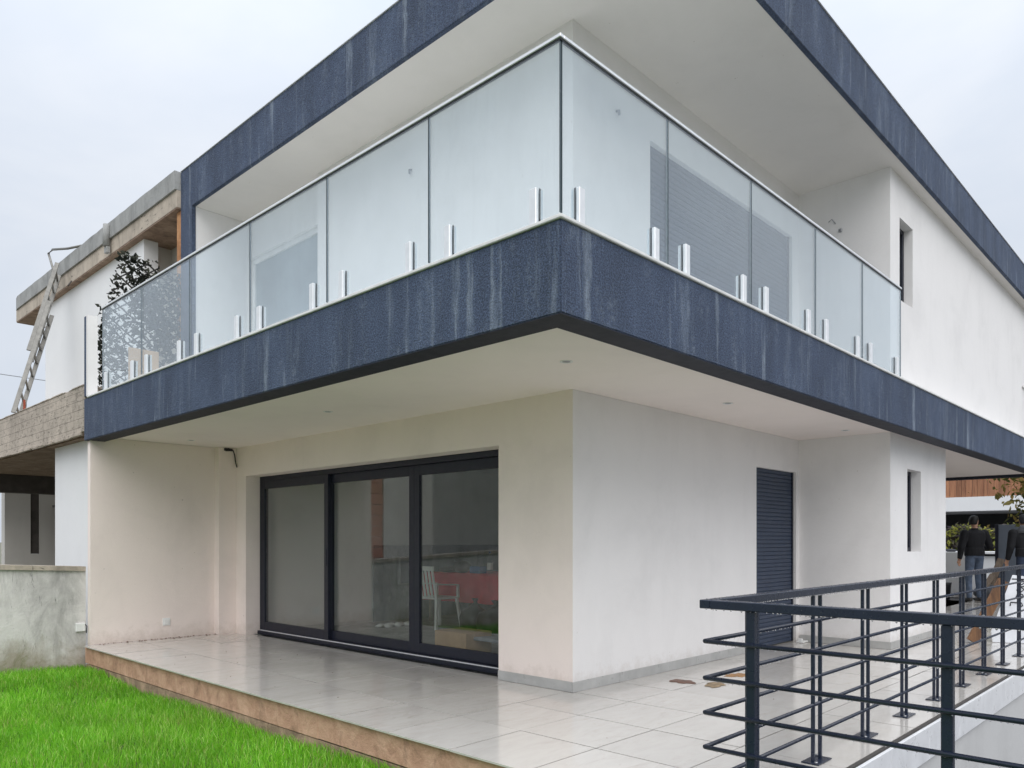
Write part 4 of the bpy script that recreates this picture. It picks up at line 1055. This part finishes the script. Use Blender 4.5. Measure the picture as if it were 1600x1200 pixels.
tag(rg.build('white_rag', M['white_plastic']), 'crumpled white rag on the room floor behind the middle door panel', 'rag')

# ------------------------------------------------------------------ behind the house on the right
fh = thing('clad_house', 'far house with red brown timber cladding above a white band and dark carport', 'house', (24, 0, 0))
MB().box(24.0, 30, -10, 12, 2.24, 2.71).build('white_band', M['nwhite'], fh)
k = 0; y = -6.0
while y < 8:
    wdt = random.uniform(.10, .20)
    MB().bbox(24.02 + random.uniform(0, .012), 24.06, y + .004, y + wdt - .004, 2.715, 3.6, .004).build('plank', M['clad'], fh); y += wdt
MB().box(24.065, 30, -10, 12, 2.712, 5.5).build('wall', M['nwhite'], fh)
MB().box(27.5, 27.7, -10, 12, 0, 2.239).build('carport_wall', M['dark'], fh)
MB().box(24.1, 24.4, -9.9, -9.6, 0, 2.239).box(24.1, 24.4, 9.6, 9.9, 0, 2.239).build('post', M['nwhite'], fh)
hd = thing('hedge', 'clipped hedge of dark and yellow green leaves on a low white wall', 'hedge', (19.2, 1.5, .8))
nl = 9000; cen = np.stack([rng.uniform(18.6, 19.6, nl), rng.uniform(-4, 6, nl), rng.uniform(.95, 1.62, nl)], 1)
cen[:, 2] += .07 * np.sin(cen[:, 1] * 5) * (cen[:, 2] > 1.3) + rng.normal(0, .03, nl)
leaves('foliage', cen, rng.uniform(.05, .10, nl), M['hedge'], hd)
MB().box(18.9, 19.3, -4, 6, .9, 1.35).build('stems', M['bark'], hd)
lw_ = thing('white_wall', 'low white boundary wall with pale capping below the hedge', 'wall', (18.5, 1, 0))
lw_['kind'] = 'thing'
MB().box(18.4, 18.6, -4, 6, -.03, .84).build('wall_body', M['nwhite'], lw_)
MB().bbox(18.3, 19.7, -4, 6, .90, .97, .01).build('capping', M['nwhite'], lw_)
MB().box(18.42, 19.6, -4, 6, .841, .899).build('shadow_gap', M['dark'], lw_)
wb = MB().bbox(14.3, 14.9, .30, 1.3, -.02, 1.0, .01).build('white_cabinet', M['nwhite']); tag(wb, 'white masonry cabinet standing left of the standing man', 'cabinet')
tag(MB().ball((14.5, .95, 1.04), (.12, .1, .05), 8, 5).ball((14.45, .75, 1.03), (.09, .12, .04), 8, 5).build('rag', M['hood']), 'crumpled dark rag on top of the white cabinet', 'rag')
tag(MB().rings([((13.7, .72, z), (r, 0, 0), (0, r, 0)) for z, r in ((-.02, .13), (.3, .155), (.34, .165), (.34, .15))], 16).build('black_bucket', M['bag_black']), 'black bucket on the ground in front of the white cabinet', 'bucket')
gp = thing('steel_door', 'blue grey steel door leaf standing upright between the two men', 'door', (14.5, -.25, 0))
MB().bbox(14.48, 14.53, -.62, -.16, -.02, 1.60, .004).build('door_panel', M['grey_panel'], gp)
MB().bbox(14.46, 14.55, -.159, -.10, -.02, 1.61, .004).build('door_edge', M['navy_frame'], gp)
bmn = [((13.9, -.02, -.02), (14.15, -.28, .86), 'grey brown timber beam leaning right of the standing man, upper one', .13), ((13.6, .05, -.02), (13.95, -.16, .52), 'shorter dark timber beam leaning below the taller beam', .11)]
for a, b, lb, wdt in bmn:
    tag(MB().bar(a, b, wdt, .07, (1, 0, .2)).build('timber_beam', M['grey_wood']), lb, 'beam', 'timber leaning behind the man')
tag(MB().ball((13.9, -.1, .14), (.22, .3, .18), 12, 7).ball((14.0, -.4, .18), (.2, .2, .22), 12, 7).build('rubble_sack', M['hood']), 'slumped grey rubble sack on the ground behind the plank', 'sack')

# people ------------------------------------------------------------------------------------------------
def person(label, base, face, pose, cloth, hairmat, group):
    """base: point on the ground; face: heading (radians, direction the body faces)"""
    t = thing('person', label, 'person', base, group)
    Rz = Matrix.Rotation(face, 3, 'Z'); b = Vector(base)
    Wp = lambda p: b + Rz @ Vector(p)                    # local: +x forward, +y left
    mb = MB(); bones = []
    def limb(a, c, ra, rc, reg, sq=1.0):
        a = Vector(a); c = Vector(c); d = (c - a).normalized(); x = d.cross(Vector((0, 1, 0)) if abs(d.y) < .9 else Vector((1, 0, 0))).normalized(); y = d.cross(x)
        data = []
        for s, k in ((-.9, .35), (-.5, .85), (0, 1)): data.append((a + d * ra * s, x * ra * k * sq, y * ra * k))
        for s in (.25, .5, .75):
            r = ra + (rc - ra) * s; data.append((a + (c - a) * s, x * r * sq, y * r))
        for s, k in ((0, 1), (.5, .85), (.9, .35)): data.append((c + d * rc * s, x * rc * k * sq, y * rc * k))
        mb.rings([(Rz @ p + b, Rz @ xx, Rz @ yy) for p, xx, yy in data], 14); bones.append((a, c, reg))
    # torso, pelvis
    bw = pose.get('bulk', 1)
    sp = [(.0, .90, .125, .165), (.0, .98, .12, .175), (.0, 1.08, .12, .165), (.005, 1.20, .135, .185), (.0, 1.32, .135, .205), (-.01, 1.42, .115, .20), (-.01, 1.475, .07, .11)]
    ln = pose.get('lean', 0)
    mb.rings([(Wp((x + ln * (z - .9), 0, z)), Rz @ Vector((rx, 0, 0)), Rz @ Vector((0, ry * (bw if z > 1 else 1), 0))) for x, z, rx, ry in sp], 18)
    bones.append((Vector((0, 0, .88)), Vector((0, 0, .95)), 'low')); bones.append((Vector((ln * .2, 0, 1.06)), Vector((ln * .5, 0, 1.42)), 'top'))
    sh_x = ln * .48
    limb((sh_x, 0, 1.46), (sh_x + ln * .1, 0, 1.56), .056, .054, 'skin')
    for sg, nm in ((1, 'l'), (-1, 'r')):
        S_ = Vector((sh_x, sg * .195 * bw, 1.405)); E_ = Vector(pose[nm + '_elbow']); W2 = Vector(pose[nm + '_wrist'])
        limb(S_, E_, .078 * bw, .062 * bw, 'top'); limb(E_, W2, .062 * bw, .045, 'top')
        d = (W2 - E_).normalized(); pal = W2 + d * .085; limb(W2 + d * .02, pal, .030, .032, 'skin', .62)
        sdv = d.cross(Vector((1, 0, 0))).normalized() if abs(d.x) < .8 else d.cross(Vector((0, 0, 1))).normalized()
        oth = d.cross(sdv)
        for q, Lf in ((-.026, .062), (-.009, .074), (.009, .070), (.025, .054)):
            k0 = pal + sdv * q; k1 = k0 + d * Lf * .55 + oth * .008; k2 = k1 + d * Lf * .45 + oth * .022
            limb(k0, k1, .0095, .009, 'skin'); limb(k1, k2, .009, .008, 'skin')
        t0 = W2 + d * .035 - sdv * .026; t1 = t0 + d * .03 - sdv * .022 + oth * .01; limb(t0, t1, .012, .0105, 'skin'); limb(t1, t1 + d * .028, .0105, .009, 'skin')
        HP = Vector((0, sg * .092, .90)); K = Vector(pose[nm + '_knee']); AN = Vector(pose[nm + '_ankle'])
        limb(HP, K, .098, .066, 'leg'); limb(K, AN, .066, .052, 'leg')
        limb(AN + Vector((-.03, 0, -.045)), AN + Vector((.15, sg * .02, -.052)), .043, .036, 'shoe')
    # head, turned by pose['yaw']
    hy = pose.get('yaw', 0); Rh = Matrix.Rotation(hy, 3, 'Z'); hc = Vector((sh_x + ln * .16 + .015, 0, 1.645))
    def hp(p): return hc + Rh @ Vector(p)
    hd_ = [(-.115, .03, .03), (-.10, .06, .05), (-.06, .082, .064), (-.01, .095, .073), (.04, .098, .076), (.08, .085, .068), (.105, .055, .045), (.117, .02, .02)]
    mb.rings([(Wp(hp((.012 if z < -.05 else 0, 0, z))), Rz @ Rh @ Vector((rx, 0, 0)), Rz @ Rh @ Vector((0, ry, 0))) for z, rx, ry in hd_], 18)
    bones.append((hp((0, 0, -.1)), hp((0, 0, .1)), 'skin'))
    limb(hp((.088, 0, .015)), hp((.108, 0, -.02)), .012, .016, 'skin')                 # nose
    limb(hp((.085, .018, -.055)), hp((.085, -.018, -.055)), .011, .011, 'skin')         # mouth
    limb(hp((.078, 0, -.10)), hp((.082, 0, -.095)), .02, .02, 'skin')                  # chin
    for sg in (1, -1):
        limb(hp((-.005, sg * .074, .018)), hp((-.008, sg * .076, -.025)), .014, .010, 'skin')   # ear
        limb(hp((.086, sg * .03, .035)), hp((.086, sg * .045, .033)), .010, .010, 'skin')       # brow
    # jacket collar and hem
    mb.rings([(Wp((sh_x, 0, z)), Rz @ Vector((r, 0, 0)), Rz @ Vector((0, r, 0))) for z, r in ((1.44, .085), (1.485, .074), (1.515, .068))], 14)
    mb.rings([(Wp((ln * .05, 0, z)), Rz @ Vector((rx, 0, 0)), Rz @ Vector((0, ry * bw, 0))) for z, rx, ry in ((.93, .13, .172), (.955, .145, .185), (1.02, .142, .185), (1.10, .132, .178))], 18)
    tmp = mb.build('body', None if False else M['skin'], None)
    md = tmp.modifiers.new('r', 'REMESH'); md.mode = 'VOXEL'; md.voxel_size = .0085; md.use_smooth_shade = True
    ms_ = tmp.modifiers.new('s', 'SMOOTH'); ms_.factor = .5; ms_.iterations = 3
    dg = bpy.context.evaluated_depsgraph_get(); me = bpy.data.meshes.new_from_object(tmp.evaluated_get(dg))
    me.name = 'body'; loc = WL[tmp.name].copy(); old = tmp.data; bpy.data.objects.remove(tmp); bpy.data.meshes.remove(old)
    me.materials.clear()
    regs = ['skin', 'top', 'leg', 'shoe', 'eye']
    for r in ('skin', 'top', 'leg', 'shoe'): me.materials.append(cloth[r])
    me.materials.append(M['hair'])
    cen = np.empty(len(me.polygons) * 3); me.polygons.foreach_get('center', cen); cen = cen.reshape(-1, 3)
    cen = cen + np.array(loc) - np.array(b); inv = np.array(Rz.transposed()); cen = cen @ inv.T
    best = np.full(len(cen), 9.0); idx = np.zeros(len(cen), int)
    for a, c, reg in bones:
        a = np.array(a); c = np.array(c); ab = c - a; tt = np.clip(((cen - a) @ ab) / (ab @ ab), 0, 1)
        d = np.linalg.norm(cen - a - tt[:, None] * ab, axis=1)
        up_ = d < best; best = np.where(up_, d, best)
        r = {'low': 'leg'}.get(reg, reg); idx = np.where(up_, regs.index(r), idx)
    z = cen[:, 2]; rad = np.hypot(cen[:, 0] - sh_x, cen[:, 1])
    idx = np.where((z > .94) & (z < 1.5) & (np.abs(cen[:, 1]) < .24) & (rad < .32) & (idx != 0), 1, idx)
    idx = np.where((z > 1.43) & (z < 1.512) & (rad > .045), 1, idx)
    idx = np.where((z < .945) & (idx == 1) & (np.abs(cen[:, 1]) < .2) & (np.abs(cen[:, 0]) < .17), 2, idx)
    idx = np.where(z < .085, 3, idx)
    for sg in (1, -1):
        e = np.array(hp((.088, sg * .032, .016))); idx = np.where(np.linalg.norm(cen - e, axis=1) < .011, 4, idx)
    me.polygons.foreach_set('material_index', idx.astype(np.int32)); me.polygons.foreach_set('use_smooth', [True] * len(me.polygons))
    o = bpy.data.objects.new('body', me); COL.objects.link(o); put(o, loc, t)
    # hair or cap
    hm = MB()
    for z0, rx, ry, xo in ((-.06, .055, .066, -.045), (-.02, .078, .078, -.03), (.03, .092, .084, -.018), (.07, .094, .080, -.008), (.105, .075, .062, -.002), (.126, .04, .034, 0), (.131, .01, .01, 0)):
        pass
    rows = [(-.06, .055, .068, -.048), (-.02, .078, .080, -.032), (.03, .094, .087, -.018), (.07, .097, .083, -.006), (.105, .078, .065, .0), (.127, .042, .036, 0), (.133, .01, .01, 0)]
    hm.rings([(Wp(hp((xo, 0, zz))), Rz @ Rh @ Vector((rx, 0, 0)), Rz @ Rh @ Vector((0, ry, 0))) for zz, rx, ry, xo in rows], 20)
    hm.build(cloth.get('hair_name', 'hair'), hairmat, t)
    if cloth.get('hood'):
        q = MB(); q.rings([(Wp((sh_x + xo, 0, zz)), Rz @ Vector((rx, 0, 0)), Rz @ Vector((0, ry, 0))) for zz, rx, ry, xo in ((1.40, .10, .17, -.05), (1.45, .13, .165, -.05), (1.51, .12, .13, -.055), (1.555, .085, .10, -.05), (1.55, .06, .07, -.04))], 20)
        q.build('hood', M['hood'], t)
    return t
base_pose = dict(l_elbow=(-.02, .285, 1.12), l_wrist=(.06, .30, .90), r_elbow=(-.03, -.285, 1.12), r_wrist=(.06, -.30, .90), l_knee=(.03, .11, .49), r_knee=(.03, -.11, .49), l_ankle=(0, .12, .09), r_ankle=(0, -.12, .09))
p1 = dict(base_pose); p1.update(bulk=1.12, l_elbow=(-.04, .325, 1.12), r_elbow=(.0, -.345, 1.13), r_wrist=(.24, -.33, 1.09), l_wrist=(.02, .315, .89), yaw=-1.15, l_ankle=(-.03, .14, .09), r_ankle=(.02, -.13, .09))
FWD = math.atan2(.6902, .7236)
person('man in black jacket and blue jeans seen from behind, head turned right', (13.05, -.02, -.001), FWD + .12, p1, dict(skin=M['skin'], top=M['jacket'], leg=M['jeans'], shoe=M['shoe']), M['hair'], 'people standing behind the house')
p2 = dict(base_pose); p2.update(lean=.16, l_elbow=(.06, .27, 1.12), l_wrist=(.16, .27, .89), r_elbow=(.1, -.27, 1.12), r_wrist=(.3, -.2, 1.0), yaw=-.15, bulk=1.1)
person('person in black hooded jacket and dark knit cap at the right edge', (12.75, -.98, -.001), FWD - .1, p2, dict(skin=M['skin'], top=M['jacket'], leg=M['jeans_dark'], shoe=M['shoe'], hood=True, hair_name='cap'), M['cap'], 'people standing behind the house')
